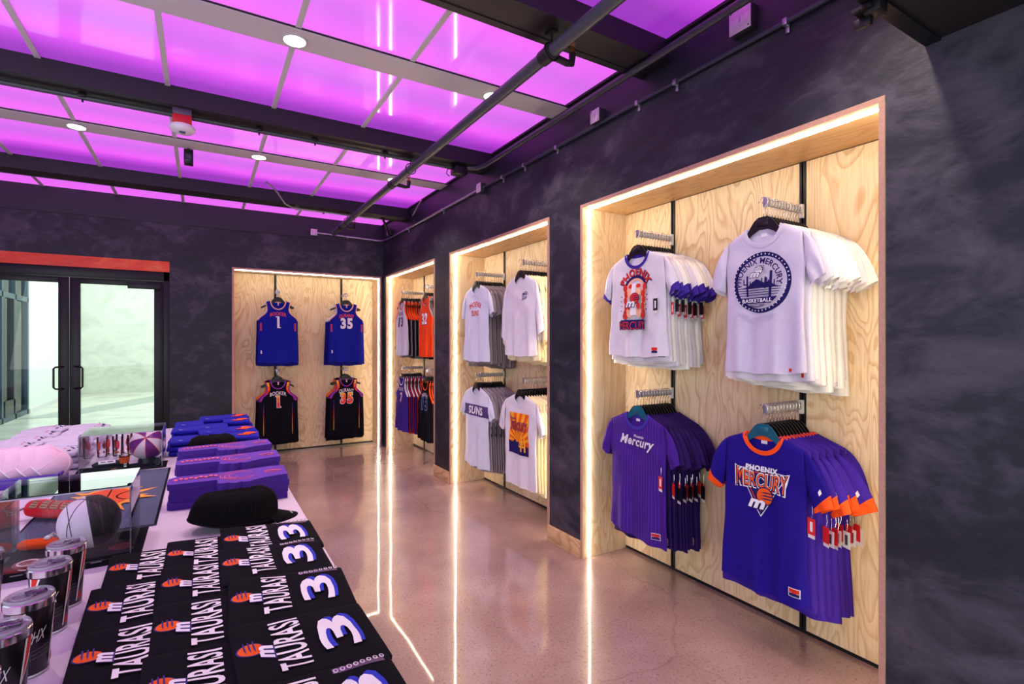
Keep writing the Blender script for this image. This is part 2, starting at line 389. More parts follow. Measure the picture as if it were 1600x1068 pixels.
# bulkhead, upper right
m_ = MB().box((1.2, -1.6, 2.589), (X_R, .83, 3.2), mat('matte_black_paint', (22, 20, 24), .7))
m_.box((1.2, .79, 2.580), (X_R, .838, 2.592), BLK); struct(m_.obj('trim_4'))
m_ = MB().box((1.82, .79, 2.55), (1.87, .84, 2.60), BLK, .004).box((1.80, .81, 2.563), (1.90, .865, 2.573), BLK).box((1.845, .83, 2.53), (1.865, .88, 2.56), BLK, .003)
tag(m_.obj('bracket'), 'small black clamp bracket under the edge of the dark bulkhead', 'bracket')

# downlights
LENS = emis('downlight_lens', (1, .88, .66, 1), 22)
k = 0
for yb in (.97, 3.09, 5.20):
    for x in (-2.12, -.84, .443, 1.70):
        if (x, yb) != (1.70, .97) and (yb < 1): continue
        if x < -1: continue
        t = thing('downlight', {(.443, 3.09): 'bright round downlight in the nearest grey ceiling band', (1.70, 3.09): 'downlight just behind the sprinkler pipe in the nearest grey band',
            (-.84, 5.2): 'leftmost round downlight in the farther grey ceiling band', (.443, 5.2): 'middle round downlight in the farther grey ceiling band',
            (1.70, 5.2): 'downlight beside the sprinkler pipe in the farther grey band'}.get((x, yb), 'round ceiling downlight hidden behind the dark bulkhead at upper right' if yb < 1 else 'round ceiling downlight just outside the left picture edge'), 'light', (x, yb, 3.186), group='ceiling downlights')
        MB().lathe([(.070, 0), (.072, -.006), (.058, -.008), (.056, -.001)], GREY, 28).obj('bezel', t)
        MB().lathe([(.0001, -.004), (.056, -.004)], LENS, 28).obj('lens', t)
        l = bpy.data.lights.new('downlight_lamp', 'SPOT'); l.energy = SPOT; l.color = (1, .86, .70); l.spot_size = R(115); l.spot_blend = .6; l.shadow_soft_size = .045
        lo = bpy.data.objects.new('downlight_lamp', l); C.objects.link(lo); lo.parent = t; lo.location = (0, 0, -.02)

# ------------------------------------------------------------------ niches
def niche_right(y0, y1, ups, zs, label):
    t = thing('display_niche', label, 'niche', (X_R, (y0+y1)/2, 0)); cy = (y0+y1)/2
    y0 -= cy; y1 -= cy; th = .022; xf = -.004; xb = D_N
    for a, b in ((y0, y0+th), (y1-th, y1)):
        MB().box((xf, a, 0), (xb, b, NT-th-.0005), PLY).obj('side_panel', t)
        MB().box((xf-.003, a, 0), (xf, b, NT-th), PLYE).obj('edge_strip', t)
    MB().box((xf, y0, NT-th), (xb, y1, NT-.001), PLYH).obj('top_panel', t)
    MB().box((xf-.003, y0, NT-th), (xf, y1, NT), PLYE).obj('edge_strip', t)
    u = sorted([v-cy for v in ups]); cuts = [y0+th, u[0], u[1], y1-th]
    for i in range(3):
        a = cuts[i]+(.016 if i else .002); b = cuts[i+1]-(.016 if i < 2 else .002)
        MB().box((xb-.005, a, .022), (xb+.018, b, NT-th-.004), PLY).obj('back_panel', t)
    MB().box((xb+.002, y0+th, .0), (xb+.022, y1-th, NT-th), BLK).obj('backing', t)
    for v in u:
        m_ = MB().box((xb-.012, v-.016, .02), (xb+.004, v-.005, NT-th-.003), BLK).box((xb-.012, v+.005, .02), (xb+.004, v+.016, NT-th-.003), BLK)
        up = m_.obj('upright', t)
        for z in zs:
            b = MB().box((.075, v-.006, z-.017), (xb-.01, v+.006, z+.017), GALV, .002).box((.07, v-.012, z-.024), (.076, v+.012, z+.024), GALV, .001)
            b.box((xb-.03, v-.009, z-.04), (xb-.008, v+.009, z+.03), GREY); o = b.obj('faceout_bar', up)
    s = .0045; xs = .055
    MB().box((xs-s, y1-th-.008, .01), (xs+s, y1-th-.001, NT-th-.006), STRIPM).obj('light_strip', t)
    MB().box((xs-s, y0+th+.001, .01), (xs+s, y0+th+.008, NT-th-.006), STRIPM).obj('light_strip', t)
    MB().box((xs-s, y0+th+.01, NT-th-.008), (xs+s, y1-th-.01, NT-th-.001), STRIPM).obj('light_strip', t)
    return t
U3, U2, U1 = (1.508, 2.364), (3.70, 4.57), (5.93, 6.80)
ZU, ZL = 2.18, 1.175
niche_right(*N3, U3, (ZU, ZL), 'nearest and largest lit plywood niche in the right wall, holding two pairs of tee racks')
niche_right(*N2, U2, (ZU, ZL), 'middle lit plywood niche in the right wall, with pale and cream shirts')
niche_right(*N1, U1, (ZU, ZL-.02), 'far lit plywood niche in the right wall beside the corner, with sleeveless jerseys')
# back niche
t = thing('display_niche', 'lit plywood niche in the back wall beside the doors, with four racks of jerseys', 'niche', (0, Y_B, 0))
th = .022; xb = .355
for a, b in ((BX0, BX0+th), (BX1-th, BX1)):
    MB().box((a, -.004, 0), (b, xb, NT-th), PLY).obj('side_panel', t); MB().box((a, -.007, 0), (b, -.004, NT-th), PLYE).obj('edge_strip', t)
MB().box((BX0, -.004, NT-th), (BX1, xb, NT), PLY).obj('top_panel', t); MB().box((BX0, -.007, NT-th), (BX1, -.004, NT), PLYE).obj('edge_strip', t)
UB = (.864, 1.749); cuts = [BX0+th, UB[0], UB[1], BX1-th]
for i in range(3):
    MB().box((cuts[i]+(.015 if i else .002), xb-.005, .022), (cuts[i+1]-(.015 if i < 2 else .002), xb+.015, NT-th-.004), PLY).obj('back_panel', t)
MB().box((BX0+th, xb+.002, 0), (BX1-th, xb+.02, NT-th), BLK).obj('backing', t)
for v in UB:
    up = MB().box((v-.015, xb-.012, .02), (v-.004, xb+.004, NT-th-.003), BLK).box((v+.004, xb-.012, .02), (v+.015, xb+.004, NT-th-.003), BLK).obj('upright', t)
    for z in (ZU, 1.12):
        MB().box((v-.006, .13, z-.017), (v+.006, xb-.01, z+.017), GALV, .002).box((v-.016, .118, z-.028), (v+.016, .128, z+.03), GALV, .003).obj('faceout_bar', up)
s = .0045
for x in (BX1-th-.008,): MB().box((x, .05-s, .01), (x+.007, .05+s, NT-th-.006), STRIPM).obj('light_strip', t)
MB().box((BX0+th+.01, .05-s, NT-th-.008), (BX1-th-.01, .05+s, NT-th-.001), STRIPM).obj('light_strip', t)
# plywood baseboards on the piers
for i, (a, b) in enumerate(((N1[0]-.415, N1[0]), (N2[0]-.38, N2[0]), )):
    pass
for i, (a, b) in enumerate(((N2[1], N1[0]), (N3[1], N2[0]), (-2.4, N3[0]))):
    struct(MB().box((X_R-.02, a, 0), (X_R, b, .12), PLYH, .002).obj('baseboard_right' if i == 0 else 'baseboard_right.%03d' % i))

# ------------------------------------------------------------------ doors and lobby
YD = 7.47
fr = MB()
fr.box((DX0, YD-.05, 0), (DX0+.06, YD+.06, 2.342), BLK, .003).box((DX1-.06, YD-.05, 0), (DX1, YD+.06, 2.342), BLK, .003).box((DX0, YD-.05, 2.235), (DX1, YD+.06, 2.342), BLK, .003)
fro = struct(fr.obj('trim_5'))
def door(x0, x1, hx, name, label):
    t = thing(name, label, 'door', (x0, YD, 0)); t['kind'] = 'structure'; W = x1-x0
    del t['category']
    s = .092
    MB().box((0, -.022, .01), (s, .022, 2.23), BLK, .003).obj('stile', t); MB().box((W-s, -.022, .01), (W, .022, 2.23), BLK, .003).obj('stile', t)
    MB().box((s, -.022, 2.165), (W-s, .022, 2.23), BLK, .002).obj('top_rail', t); MB().box((s, -.022, .01), (W-s, .022, .26), BLK, .002).obj('bottom_rail', t)
    MB().box((s, -.003, .26), (W-s, .003, 2.165), GLASS).obj('pane', t)
    sg = 1 if hx < W/2 else -1
    pts = [(hx, -.02, 1.235), (hx+sg*.02, -.06, 1.235), (hx+sg*.06, -.075, 1.23), (hx+sg*.075, -.075, 1.215), (hx+sg*.075, -.075, 1.01), (hx+sg*.06, -.075, .993), (hx+sg*.02, -.06, .988), (hx, -.02, .988)]
    MB().tube(pts, .010, BLK, 10).obj('handle', t)
    return t
door(-1.262, -.397, .045, 'door_1', 'right-hand black framed glass door leaf with a closer box at its top')
dl = door(-2.135, -1.268, .822, 'door_2', 'left-hand black framed glass door leaf')
tag(MB().box((-.74, YD-.07, 2.13), (-.42, YD-.022, 2.20), BLK, .005).box((-.8, YD-.045, 2.20), (-.55, YD-.032, 2.215), BLK).obj('door_closer'), 'black closer box at the top of the right glass door', 'door closer')
# lobby
LW = mat('lobby_white_paint', (226, 230, 226), .6)
LC = plaster_mat('lobby_concrete_wall', (176, 180, 168), (198, 200, 188), (212, 214, 202), .7)
def lobby_floor():
    m, nt, b = nodes('lobby_concrete'); g = N(nt, 'ShaderNodeNewGeometry')
    n1 = N(nt, 'ShaderNodeTexNoise'); n1.inputs['Scale'].default_value = 2; n1.inputs['Detail'].default_value = 5; nt.links.new(g.outputs['Position'], n1.inputs[0])
    r = ramp(nt, [(.35, srgb(186, 184, 172)), (.65, srgb(210, 208, 196))]); nt.links.new(n1.outputs[0], r.inputs[0]); nt.links.new(r.outputs[0], b.inputs['Base Color'])
    b.inputs['Roughness'].default_value = .25; return m
LF = lobby_floor(); LF2 = mat('lobby_dark_band', (150, 158, 152), .3)
m_ = MB().box((-9, 7.6, -.1), (3, 19.6, 0), LF); struct(m_.obj('floor.001'))
m_ = MB().prism([(-3.15, 13.6), (-2.4, 13.6), (.2, 18.0), (.2, 19.5), (-.2, 19.5)], 0, .003, LF2); struct(m_.obj('trim_6'))
m_ = MB().box((-3.25, 14.6, 0), (-3.13, 19.4, 4.2), LW).box((-3.13, 14.6, 0), (-3.115, 19.3, .1), GREY); m_.box((-3.114, 17.3, .35), (-3.10, 17.7, .95), mat('wall_grille', (205, 210, 206), .5), .003); struct(m_.obj('wall_lobby_side'))
struct(MB().box((-3.25, 19.3, 0), (3, 19.5, 4.2), LC).obj('wall_lobby_end'))
struct(MB().box((2.0, 7.9, 0), (2.1, 19.5, 4.2), LW).obj('wall_lobby_right'))
struct(MB().box((-3.3, 7.9, 4.1), (3, 19.5, 4.2), LW).obj('ceiling.001'))
m_ = MB()
TEALF = mat('blue_grey_frame', (40, 70, 84), .4, .3)
for y in (7.95, 10.0, 11.4, 12.9, 13.7, 14.52): m_.box((-3.24, y, 0), (-3.14, y+.08, 4.1), TEALF)
for z in (0, 2.35, 3.9): m_.box((-3.24, 7.95, z), (-3.14, 14.6, z+.10), TEALF)
m_.box((-3.24, 12.98, .1), (-3.14, 13.1, 2.35), BLK).box((-3.24, 13.6, .1), (-3.14, 13.7, 2.35), BLK).box((-3.24, 13.0, .1), (-3.14, 13.7, .4), BLK)
wf = struct(m_.obj('window_1')); MB().box((-3.20, 8.0, .1), (-3.19, 14.52, 3.9), clear('blue_glass', (.5, .8, .9, 1), 1.4)).obj('pane', wf)
struct(MB().box((-30, 9, -.25), (-3.3, 40, -.12), mat('pavement', (150, 155, 150), .8)).obj('ground'))
# ------------------------------------------------------------------ pipes, conduit and boxes under the ceiling
def sm_tube(name, pts, r, mt, label, cat, n=12):
    return tag(MB().tube(pts, r, mt, n).obj(name, smooth=60), label, cat)
px, pz = 1.52, 2.975
t = thing('sprinkler_pipe', 'long grey sprinkler pipe running under the beams towards the back wall', 'pipe', (px, 7.2, pz))
MB().tube([(0, -6.6, 0), (0, -.05, 0)], .033, PIPE, 18).obj('pipe_run', t, smooth=60)
MB().tube([(0, -.12, 0), (0, -.03, 0)], .042, PIPE, 18).obj('end_cap', t)
BRASS = mat('brass', (190, 130, 70), .3, .9)
for y in (2.17, 4.68, 6.72):
    yy = y-7.2
    o = MB().tube([(.02, yy, 0), (.12, yy, -.01), (.15, yy, -.005), (.155, yy, .03), (.155, yy, .05)], .018, DARK, 12).tube([(.0, yy-.05, 0), (0, yy+.05, 0)], .039, DARK, 16).obj('branch_elbow', t, smooth=60)
    MB().tube([(.155, yy, .045), (.155, yy, .075)], .011, BRASS, 10).tube([(.155-.012, yy, .075), (.155-.014, yy, .09), (.155, yy, .102), (.155+.014, yy, .09), (.155+.012, yy, .075)], .003, BRASS, 6).lathe([(.0001, .1), (.016, .1), (.016, .103), (.0001, .104)], BRASS, 12, (.155, yy, 0)).obj('sprinkler_head', o)
for y in (2.14, 4.2, 6.42):
    MB().tube([(0, y-7.2, .105), (0, y-7.2, .04)], .005, BLK, 8).tube([(.045*math.cos(a*PI/8), y-7.2, .045*math.sin(a*PI/8)) for a in range(16)], .004, BLK, 6, closed=True).box((-.02, y-7.23, .09), (.02, y-7.17, .108), BLK).obj('hanger_ring', t, smooth=60)
CW = 2.243
pts = [(CW, .86, 2.935), (CW, 6.9, 2.95), (CW, 7.2, 2.96), (CW-.01, 7.32, 2.965), (CW-.05, 7.385, 2.97), (CW-.12, 7.40, 2.975), (1.34, 7.40, 2.995)]
t = thing('conduit', 'thin conduit clipped along the right wall and round the far corner', 'conduit', (CW, 4, 2.935))
MB().tube([(p[0]-CW, p[1]-4, p[2]-2.935) for p in pts[:1]+[(CW, 4.22, 2.943)]], .0115, mat('dark_conduit', (66, 70, 84), .4, .4), 10).obj('conduit_run', t, smooth=60)
MB().tube([(p[0]-CW, p[1]-4, p[2]-2.935) for p in [(CW, 4.22, 2.943)]+pts[1:]], .0115, GALV, 10).obj('conduit_run', t, smooth=60)
for y in (1.35, 1.98, 2.27, 3.1, 3.55, 3.9, 5.2, 6.3):
    z = .002*(y-.8)
    MB().box((-.013, y-4-.011, z-.016), (.018, y-4+.011, z+.015), GALV, .003).box((.012, y-4-.009, z-.045), (.019, y-4+.009, z-.012), GALV, .002).obj('strap', t)
for x in (1.75,): MB().box((x-CW-.011, 3.385, .03), (x-CW+.011, 3.415, .06), GALV, .003).obj('strap', t)
BOXF = mat('box_cover_plate', (214, 190, 214), .35, .2)
BOXS = mat('box_side', (60, 58, 66), .4, .3)
def jbox(c, s, d, lab, ax='x'):
    t = thing('junction_box', lab, 'electrical box', c)
    if ax == 'x':
        MB().box((-d, -s/2, -s/2), (0, s/2, s/2), BOXS, .003).obj('box_body', t)
        p = MB().box((-d-.004, -s/2, -s/2), (-d, s/2, s/2), BOXF, .0015).obj('cover_plate', t)
        m_ = MB()
        for a, b in ((1, 1), (-1, -1)): m_.box((-d-.006, a*s*.4-.003, b*s*.4-.003), (-d-.004, a*s*.4+.003, b*s*.4+.003), BLK)
        m_.box((-d-.0055, -.004, -.014), (-d-.004, .004, .014), GALV); m_.obj('screw', p)
    else:
        MB().box((-s/2, -d, -s/2), (s/2, 0, s/2), BOXS, .003).obj('box_body', t)
        MB().box((-s/2, -d-.004, -s/2), (s/2, -d, s/2), BOXF, .0015).obj('cover_plate', t)
jbox((X_R-.006, 1.555, 3.045), .115, .05, 'largest pale electrical box high on the wall, above the nearest niche')
jbox((X_R-.006, 2.62, 2.985), .085, .05, 'pale square electrical box on the wall over the left end of the nearest niche')
jbox((X_R-.006, 4.28, 2.94), .085, .05, 'electrical box on the wall where the conduit turns from dark to bright')
jbox((X_R-.006, 7.02, 3.03), .085, .05, 'electrical box on the right wall close to the far corner')
jbox((1.30, Y_B-.006, 2.995), .085, .04, 'pale electrical box on the back wall at the end of the conduit', 'y')
pts = [(2.108, .86, 3.052), (2.13, 3.85, 3.052), (2.125, 3.98, 3.05), (2.10, 4.08, 3.05), (2.06, 4.13, 3.055), (2.02, 4.15, 3.055)]
sm_tube('conduit', pts, .02, mat('dark_grey_conduit', (70, 68, 80), .4, .3), 'thick dark conduit under the ceiling edge that turns onto the middle beam', 'conduit')
t = thing('junction_box', 'dark box under the middle beam close to the right wall', 'electrical box', (1.97, 4.18, 3.075))
MB().box((-.07, -.05, -.085), (.05, .05, 0), BLK, .004).obj('box_body', t); MB().tube([(-.07, 0, -.04), (-.12, .0, -.05), (-.13, 0, -.09), (-.10, 0, -.11)], .004, BLK, 6).obj('cable', t, smooth=60)
t = thing('conduit', 'grey conduit running along the underside of the middle beam', 'conduit', (0, 4.21, 3.055))
MB().tube([(-3.4, 0, 0), (1.9, 0, 0)], .014, PIPE, 10).obj('conduit_run', t, smooth=60)
for x in (-2.3, -1.4, -.65, -.1, .36, .75, 1.3): MB().box((x-.018, -.03, -.004), (x+.018, .03, .02), BLK, .004).tube([(x, 0, -.03), (x, 0, 0)], .006, BLK, 6).obj('clamp', t)
t = thing('conduit', 'bent grey conduit dropping from the ceiling to run under the farthest beam', 'conduit', (.9, 6.4, 3.05))
MB().tube([(-.32, -.4, .145), (-.22, -.3, .1), (-.10, -.12, .01), (-.02, -.03, 0), (.1, 0, 0), (.9, .01, 0), (1.0, .01, 0)], .011, GALV, 10).obj('conduit_run', t, smooth=60)
MB().box((.02, -.015, -.014), (.06, .015, .03), GALV, .003).obj('strap', t)
sm_tube('conduit', [(2.22, 5.78, 3.18), (2.23, 6.1, 3.07)], .011, GALV, 'short slanted bright conduit stub at the ceiling edge before the farthest beam', 'conduit')
sm_tube('conduit', [(1.95, 6.42, 3.07), (2.1, 6.7, 3.0), (2.2, 6.95, 2.99)], .016, DARK, 'short dark conduit from the farthest beam to the corner electrical box', 'conduit')
# smoke detector
WP = mat('white_plastic', (232, 230, 232), .4)
t = thing('smoke_detector', 'white round detector under a red box on the middle beam', 'smoke detector', (-.115, 4.17, 2.955))
MB().box((-.055, -.05, .08), (.055, .05, .125), mat('purple_grey_box', (92, 70, 100), .4), .003).obj('mounting_box', t)
MB().box((-.055, -.05, .015), (.055, .05, .08), mat('red_plastic', (206, 20, 26), .4), .003).obj('red_collar', t)
MB().lathe([(.0001, .02), (.07, .02), (.078, .008), (.078, -.004), (.062, -.022), (.03, -.03), (.0001, -.03)], WP, 32).obj('detector_head', t, smooth=50)
MB().box((-.018, -.04, -.034), (.018, -.01, -.026), mat('grey_blue_label', (90, 100, 125), .5), .002).obj('label_plate', t)
t = thing('camera', 'small black box camera under the ceiling beyond the smoke detector', 'camera', (-.10, 5.30, 3.19))
MB().box((-.035, -.05, -.14), (.035, .05, -.02), BLK, .006).obj('camera_body', t); MB().tube([(0, 0, 0), (0, 0, -.03)], .012, BLK, 8).obj('stem', t)
MB().box((-.02, -.053, -.12), (.02, -.05, -.06), mat('lens_glass', (60, 66, 80), .1), .001).obj('lens', t)
sm_tube('clamp', [(1.25, 6.47, 3.075), (1.25, 6.47, 3.045)], .012, BLK, 'tiny black clamp under the farthest beam left of the sprinkler pipe', 'clamp')

# ------------------------------------------------------------------ garments
import copy
class Garment:
    def __init__(s, kind='tee', hw=.222, L=.72, th=.013, seed=0, sleeve=.25, fold=.006, flare=.012, nw=.088, tilt=0, splay=.0):
        s.k = kind; s.hw_ = hw; s.L = L; s.th = th; s.seed = seed; s.sl = sleeve; s.A = fold*(1.8 if th > .012 else 1.35); s.fl = flare; s.tilt = tilt; s.splay = splay if th > .012 else splay*.42
        s.jer = kind == 'jersey'
        s.nw = nw; s.fd = .085 if not s.jer else .11; s.bd = .016
        s.hs = .205*hw/.222 if not s.jer else .150
        s.sz = -.055 if not s.jer else -.022
        rnd = random.Random(seed); s.p = [rnd.uniform(0, 6.28) for _ in range(8)]
    def hw(s, z):
        if s.jer:
            if z > -.12: return s.hs-.018*sm(0, .12, -z)
            if z > -.26: return s.hs-.018+(s.hw_-s.hs+.018)*sm(.12, .262, -z)**1.3
            return s.hw_+s.fl*sm(.26, s.L, -z)
        if z > -.22: return s.hs+(s.hw_-s.hs)*sm(.05, .22, -z)
        return s.hw_-.006*math.sin(PI*min(1, (-z-.22)/(s.L-.22)))+s.fl*sm(.3, s.L, -z)
    def zt(s, q, front):
        x = abs(q)*s.hs
        if x < s.nw: return -(s.fd if front else s.bd)*math.sqrt(max(0, 1-(x/s.nw)**2))
        return s.sz*(x-s.nw)/(s.hs-s.nw)
    def zb(s, q): return -s.L+s.tilt*q+.012*q*q+.003*math.sin(q*9+s.p[3])
    def folds(s, x, z):
        r = sm(.12, s.L*.9, -z); h = s.hw_
        f = math.sin(x/h*7.5+s.p[0]+z*1.3)*r+.55*math.sin(x/h*13+s.p[1]-z*2.1)*r*r
        f += .45*math.sin((x*.8+z)*22+s.p[2])*sm(.07, .18, -z)*(1-sm(.2, .45, -z))+.3*math.sin((x-z*.9)*30+s.p[4])*sm(.09, .3, -z)*.5
        return s.A*f
    def half(s, q, z, front):
        d = s.zt(q, front)-z; x = abs(q)*s.hs; e = abs(q)
        edge = math.sqrt(max(0, 1-e**5))
        if s.jer and z > -.26: edge = max(edge, .45)
        t = s.th*edge*(.55+.45*sm(.05, .3, d))
        k = sm(-.006, .012, s.nw-x)
        t *= (k+(1-k)*(1-math.exp(-max(0, d)/.010)))
        return max(t, .0)
    def pt(s, x, z, front, off=0):
        q = max(-1, min(1, x/s.hw(z))); t = s.half(q, z, front)
        y = s.folds(x, z)+s.lean(x, z)
        return (x, y-t-off, z) if front else (x, y+t+off, z)
    def lean(s, x, z): return -.012*sm(.1, s.L, -z)*0
    def front(s, x, z, off=0): return s.pt(x, z, True, off)
    def back(s, x, z, off=0): return s.pt(x, z, False, off)
    def sleeve_pt(s, sg, p, q, side, off=0):
        A = (s.hs, s.sz); B = (s.hw(-.215), -.215)
        Ls = s.sl; sp = s.splay
        Cc = (s.hs+.075+.10*sp+(.02 if Ls > .4 else 0), s.sz-Ls*.82); Dd = (s.hw_+.004+.05*sp, s.sz-Ls*1.0)
        ctrl = (s.hs+.062+.05*sp, s.sz-.045)
        tx = (1-p)**2*A[0]+2*p*(1-p)*ctrl[0]+p*p*Cc[0]; tz = (1-p)**2*A[1]+2*p*(1-p)*ctrl[1]+p*p*Cc[1]
        bx = B[0]+(Dd[0]-B[0])*p; bz = B[1]+(Dd[1]-B[1])*p
        x = tx+(bx-tx)*q; z = tz+(bz-tz)*q
        T = .020*math.sqrt(max(0, 4*q*(1-q)))*sm(-.02, .45, p)+.001*p
        y = s.folds(s.hw_, -.3)*p*.5+.004*math.sin(q*9+p*6+s.p[5])*p+.010*p
        y += s.folds(s.hw(z if z > -.3 else -.3), z)*(1-p)+.007*p*math.sin(s.p[5]*3+q*4+sg)
        return (sg*x, y-(T+off) if side else y+(T+off), z)
    def body_mesh(s, mt, nx, nz):
        mb = MB(); s0 = s.nw/s.hs
        inner = [i/nx for i in range(-nx, nx+1)]
        qs = sorted(set([round(v, 5) for v in inner if abs(abs(v)-s0) > .5/nx]+[s0, -s0])); W = len(qs)
        for fr in (True, False):
            vs = []
            for j in range(nz+1):
                r = j/nz; r = r**1.25
                for q in qs:
                    zt = s.zt(q, fr); z = zt+(s.zb(q)-zt)*r
                    vs.append(s.pt(q*s.hw(z), z, fr))
            fs = [(j*W+i, j*W+i+1, (j+1)*W+i+1, (j+1)*W+i) for j in range(nz) for i in range(W-1)]
            if not fr: fs = [f[::-1] for f in fs]
            mb.add(vs, fs, mt)
        return mb
    def neck_edge(s, front, n=20, w=0):
        out = []
        for i in range(n+1):
            x = -s.nw+2*s.nw*i/n; q = x/s.hs
            out.append((x, s.zt(q, front)))
        return out
    def build(s, root, mt, nx=20, nz=30, sn=8, collar=None, cuff=None, trim=None, inside=None):
        kids = []
        b = s.body_mesh(mt, nx, nz).obj('body', root, smooth=180, weld=.0004); kids.append(b)
        if not s.jer:
            cp = .86
            for sg in (-1, 1):
                m_ = MB(); p1 = cp if cuff else 1
                for side in (True, False): m_.grid(lambda u, v: s.sleeve_pt(sg, u*p1, v, side), sn, max(6, sn), mt, flip=(side != (sg > 0)))
                kids.append(m_.obj('sleeve', root, smooth=180, weld=.0006))
                if cuff:
                    m_ = MB()
                    for side in (True, False): m_.grid(lambda u, v: s.sleeve_pt(sg, cp-.005+(1.02-cp)*u, v, side, .0018), 2, max(6, sn), cuff, flip=(side != (sg > 0)))
                    kids.append(m_.obj('cuff', root, smooth=180))
        # collar: band round the neckline, front and back
        cm = collar or mt; w = .019 if not s.jer else .012; m_ = MB()
        for fr in (True, False):
            n = 20; dpt = s.fd if fr else s.bd
            def cpt(u, v, o):
                a = PI*(1-u); rx = s.nw+w*v; x = rx*math.cos(a); z = -(dpt+w*v)*math.sin(a)-.001
                x = max(-s.hs, min(s.hs, x)); zz = min(z, s.sz*max(0, (abs(x)-s.nw))/(s.hs-s.nw)-.001)
                p = s.pt(x, zz, fr, o); return p
            m_.grid(lambda u, v: cpt(u, v, .0022), n, 2, cm)
            if not fr: m_.grid(lambda u, v: cpt(u, v, -.0022), n, 2, cm)
            e = [cpt(i/n, 0, .0) for i in range(n+1)]
            m_.tube(e, .0024, cm, 5)
        kids.append(m_.obj('collar', root, smooth=180))
        if s.jer and trim:
            for sg in (-1, 1):
                m_ = MB()
                for fr in (True, False):
                    zs = [-.022-.24*i/14 for i in range(15)]
                    e = [s.pt(sg*s.hw(z), z, fr, .0008) for z in zs]
                    m_.tube(e, .0055, trim, 6, ell=(1, 1))
                kids.append(m_.obj('arm_trim', root, smooth=180))
        if inside:
            d = Decal(); d.rect(-.016, -.052, .016, -.026, inside)
            o = d.build('neck_label', root, lambda x, z, of: s.back(x, z, -of), g=0, off=.002); kids.append(o)
        return kids
    def hem_patch(s, root, x, z, cols):
        d = Decal(); d.rect(x-.026, z-.02, x+.026, z+.02, cols[0]); d.rect(x-.023, z-.001, x+.023, z+.017, cols[1]); d.rect(x-.023, z-.017, x+.023, z-.003, cols[2])
        if len(cols) > 3: d.poly([(x-.012, z-.003), (x, z+.006), (x+.014, z-.003)], cols[3])
        return d.build('hem_patch', root, s.front, g=.02)

# hanger prototype meshes
def hanger_mesh(mt, k=1.0):
    mb = MB(); h = .0032
    L_ = [(0, -.006), (.02, -.008), (.055, -.026), (.19, -.096), (.196, -.092), (.196, -.080), (.188, -.070), (.10, -.030), (.066, .010), (.046, .036), (.026, .050), (0, .052)]
    out = L_+[(-x, z) for x, z in reversed(L_[1:-1])]
    out = [((x if abs(x) < .07 else math.copysign(.07+(abs(x)-.07)*k, x)), z-.006) for x, z in out]
    mb.prism(out, -h, h, mt, 'XZ'); mb.box((-.03, -.009, .0), (.03, .009, .034), mt, .004)
    return mb.mesh('hanger_body', 35)
def hook_mesh(dz):
    mb = MB(); r = .024
    pts = [(0, 0, .045), (0, 0, dz-.045), (0.004, 0, dz-.03)]
    for i in range(10):
        a = R(-60+i*27); pts.append((r*math.cos(a), 0, dz+.0+r*math.sin(a)))
    pts = [(p[0], p[1], p[2]) for p in pts]
    mb.tube(pts, .0021, WIRE, 5); return mb.mesh('hook', 180)
HB, HBT, HBJ, HK = hanger_mesh(PLAST, .70), hanger_mesh(TEAL, .70), hanger_mesh(PLAST, 1.0), hook_mesh(.118)
HKC = MB().box((-.011, -.006, .128), (.011, .006, .142), mat('clear_size_ring', (222, 220, 214), .2), .001)
def hanger(loc, rot, label, group, teal=False, jer=False):
    t = thing('hanger', label, 'hanger', loc, group=group, rot=rot)
    link_obj('hanger_body', HBT if teal else HBJ if jer else HB, t); link_obj('hook', HK, t)
    return t

def hang_tag(root, x, y, z, cols, rz=0, n=1, name='hang_tag'):
    kids = []
    for i in range(n):
        m_ = MB(); a = z-.02
        m_.tube([(x, y, z+.05), (x+.004, y-.004, z+.02), (x, y-.004, z)], .0008, WIRE, 4)
        cx, cz = x, z-.038; hwid, hh = .021, .036
        c, s_ = math.cos(rz), math.sin(rz)
        def P(u, v, o): return (cx+u*c, y-.006+u*s_-o, cz+v)
        def bx(u0, v0, u1, v1, o0, o1, mt):
            vs = [P(u0, v0, o0), P(u1, v0, o0), P(u1, v1, o0), P(u0, v1, o0), P(u0, v0, o1), P(u1, v0, o1), P(u1, v1, o1), P(u0, v1, o1)]
            m_.add(vs, [(0,3,2,1),(4,5,6,7),(0,1,5,4),(1,2,6,5),(2,3,7,6),(3,0,4,7)], mt)
        bx(-hwid, -hh, hwid, hh, 0, .0012, cols[0])
        if cols[1]: bx(-hwid*.9, -hh-.016, hwid*.9, -hh+.012, -.001, 0.0, cols[1])
        if cols[2]: bx(-hwid*.35, -hh*.6, hwid*.35, hh*.6, .0012, .0017, cols[2])
        kids.append(m_.obj(name, root, smooth=None))
    return kids

# colours
W_ = cloth('white_cotton', (222, 218, 228)); WC = cloth('white_cotton_cool', (216, 224, 240)); WW = cloth('warm_white_cotton', (238, 236, 228))
CREAM = cloth('cream_cotton', (240, 226, 184)); GREYC = cloth('grey_cotton', (138, 130, 134)); GREY2 = cloth('mid_grey_cotton', (112, 104, 110)); MAUVE = cloth('mauve_grey_cotton', (158, 146, 154))
PURP = cloth('purple_pinstripe_cotton', (70, 30, 140)); PURPD = cloth('deep_purple_cotton', (40, 16, 84)); ROY = cloth('royal_blue_violet_cotton', (30, 10, 132)); ROY2 = cloth('violet_cotton', (58, 30, 146))
NAVY = cloth('navy_print', (30, 24, 92)); ORNG = cloth('orange_trim', (252, 84, 24)); VIO = cloth('violet_trim', (62, 40, 150)); REDP = cloth('red_print', (214, 52, 40)); PEACH = cloth('peach_print', (246, 186, 150))
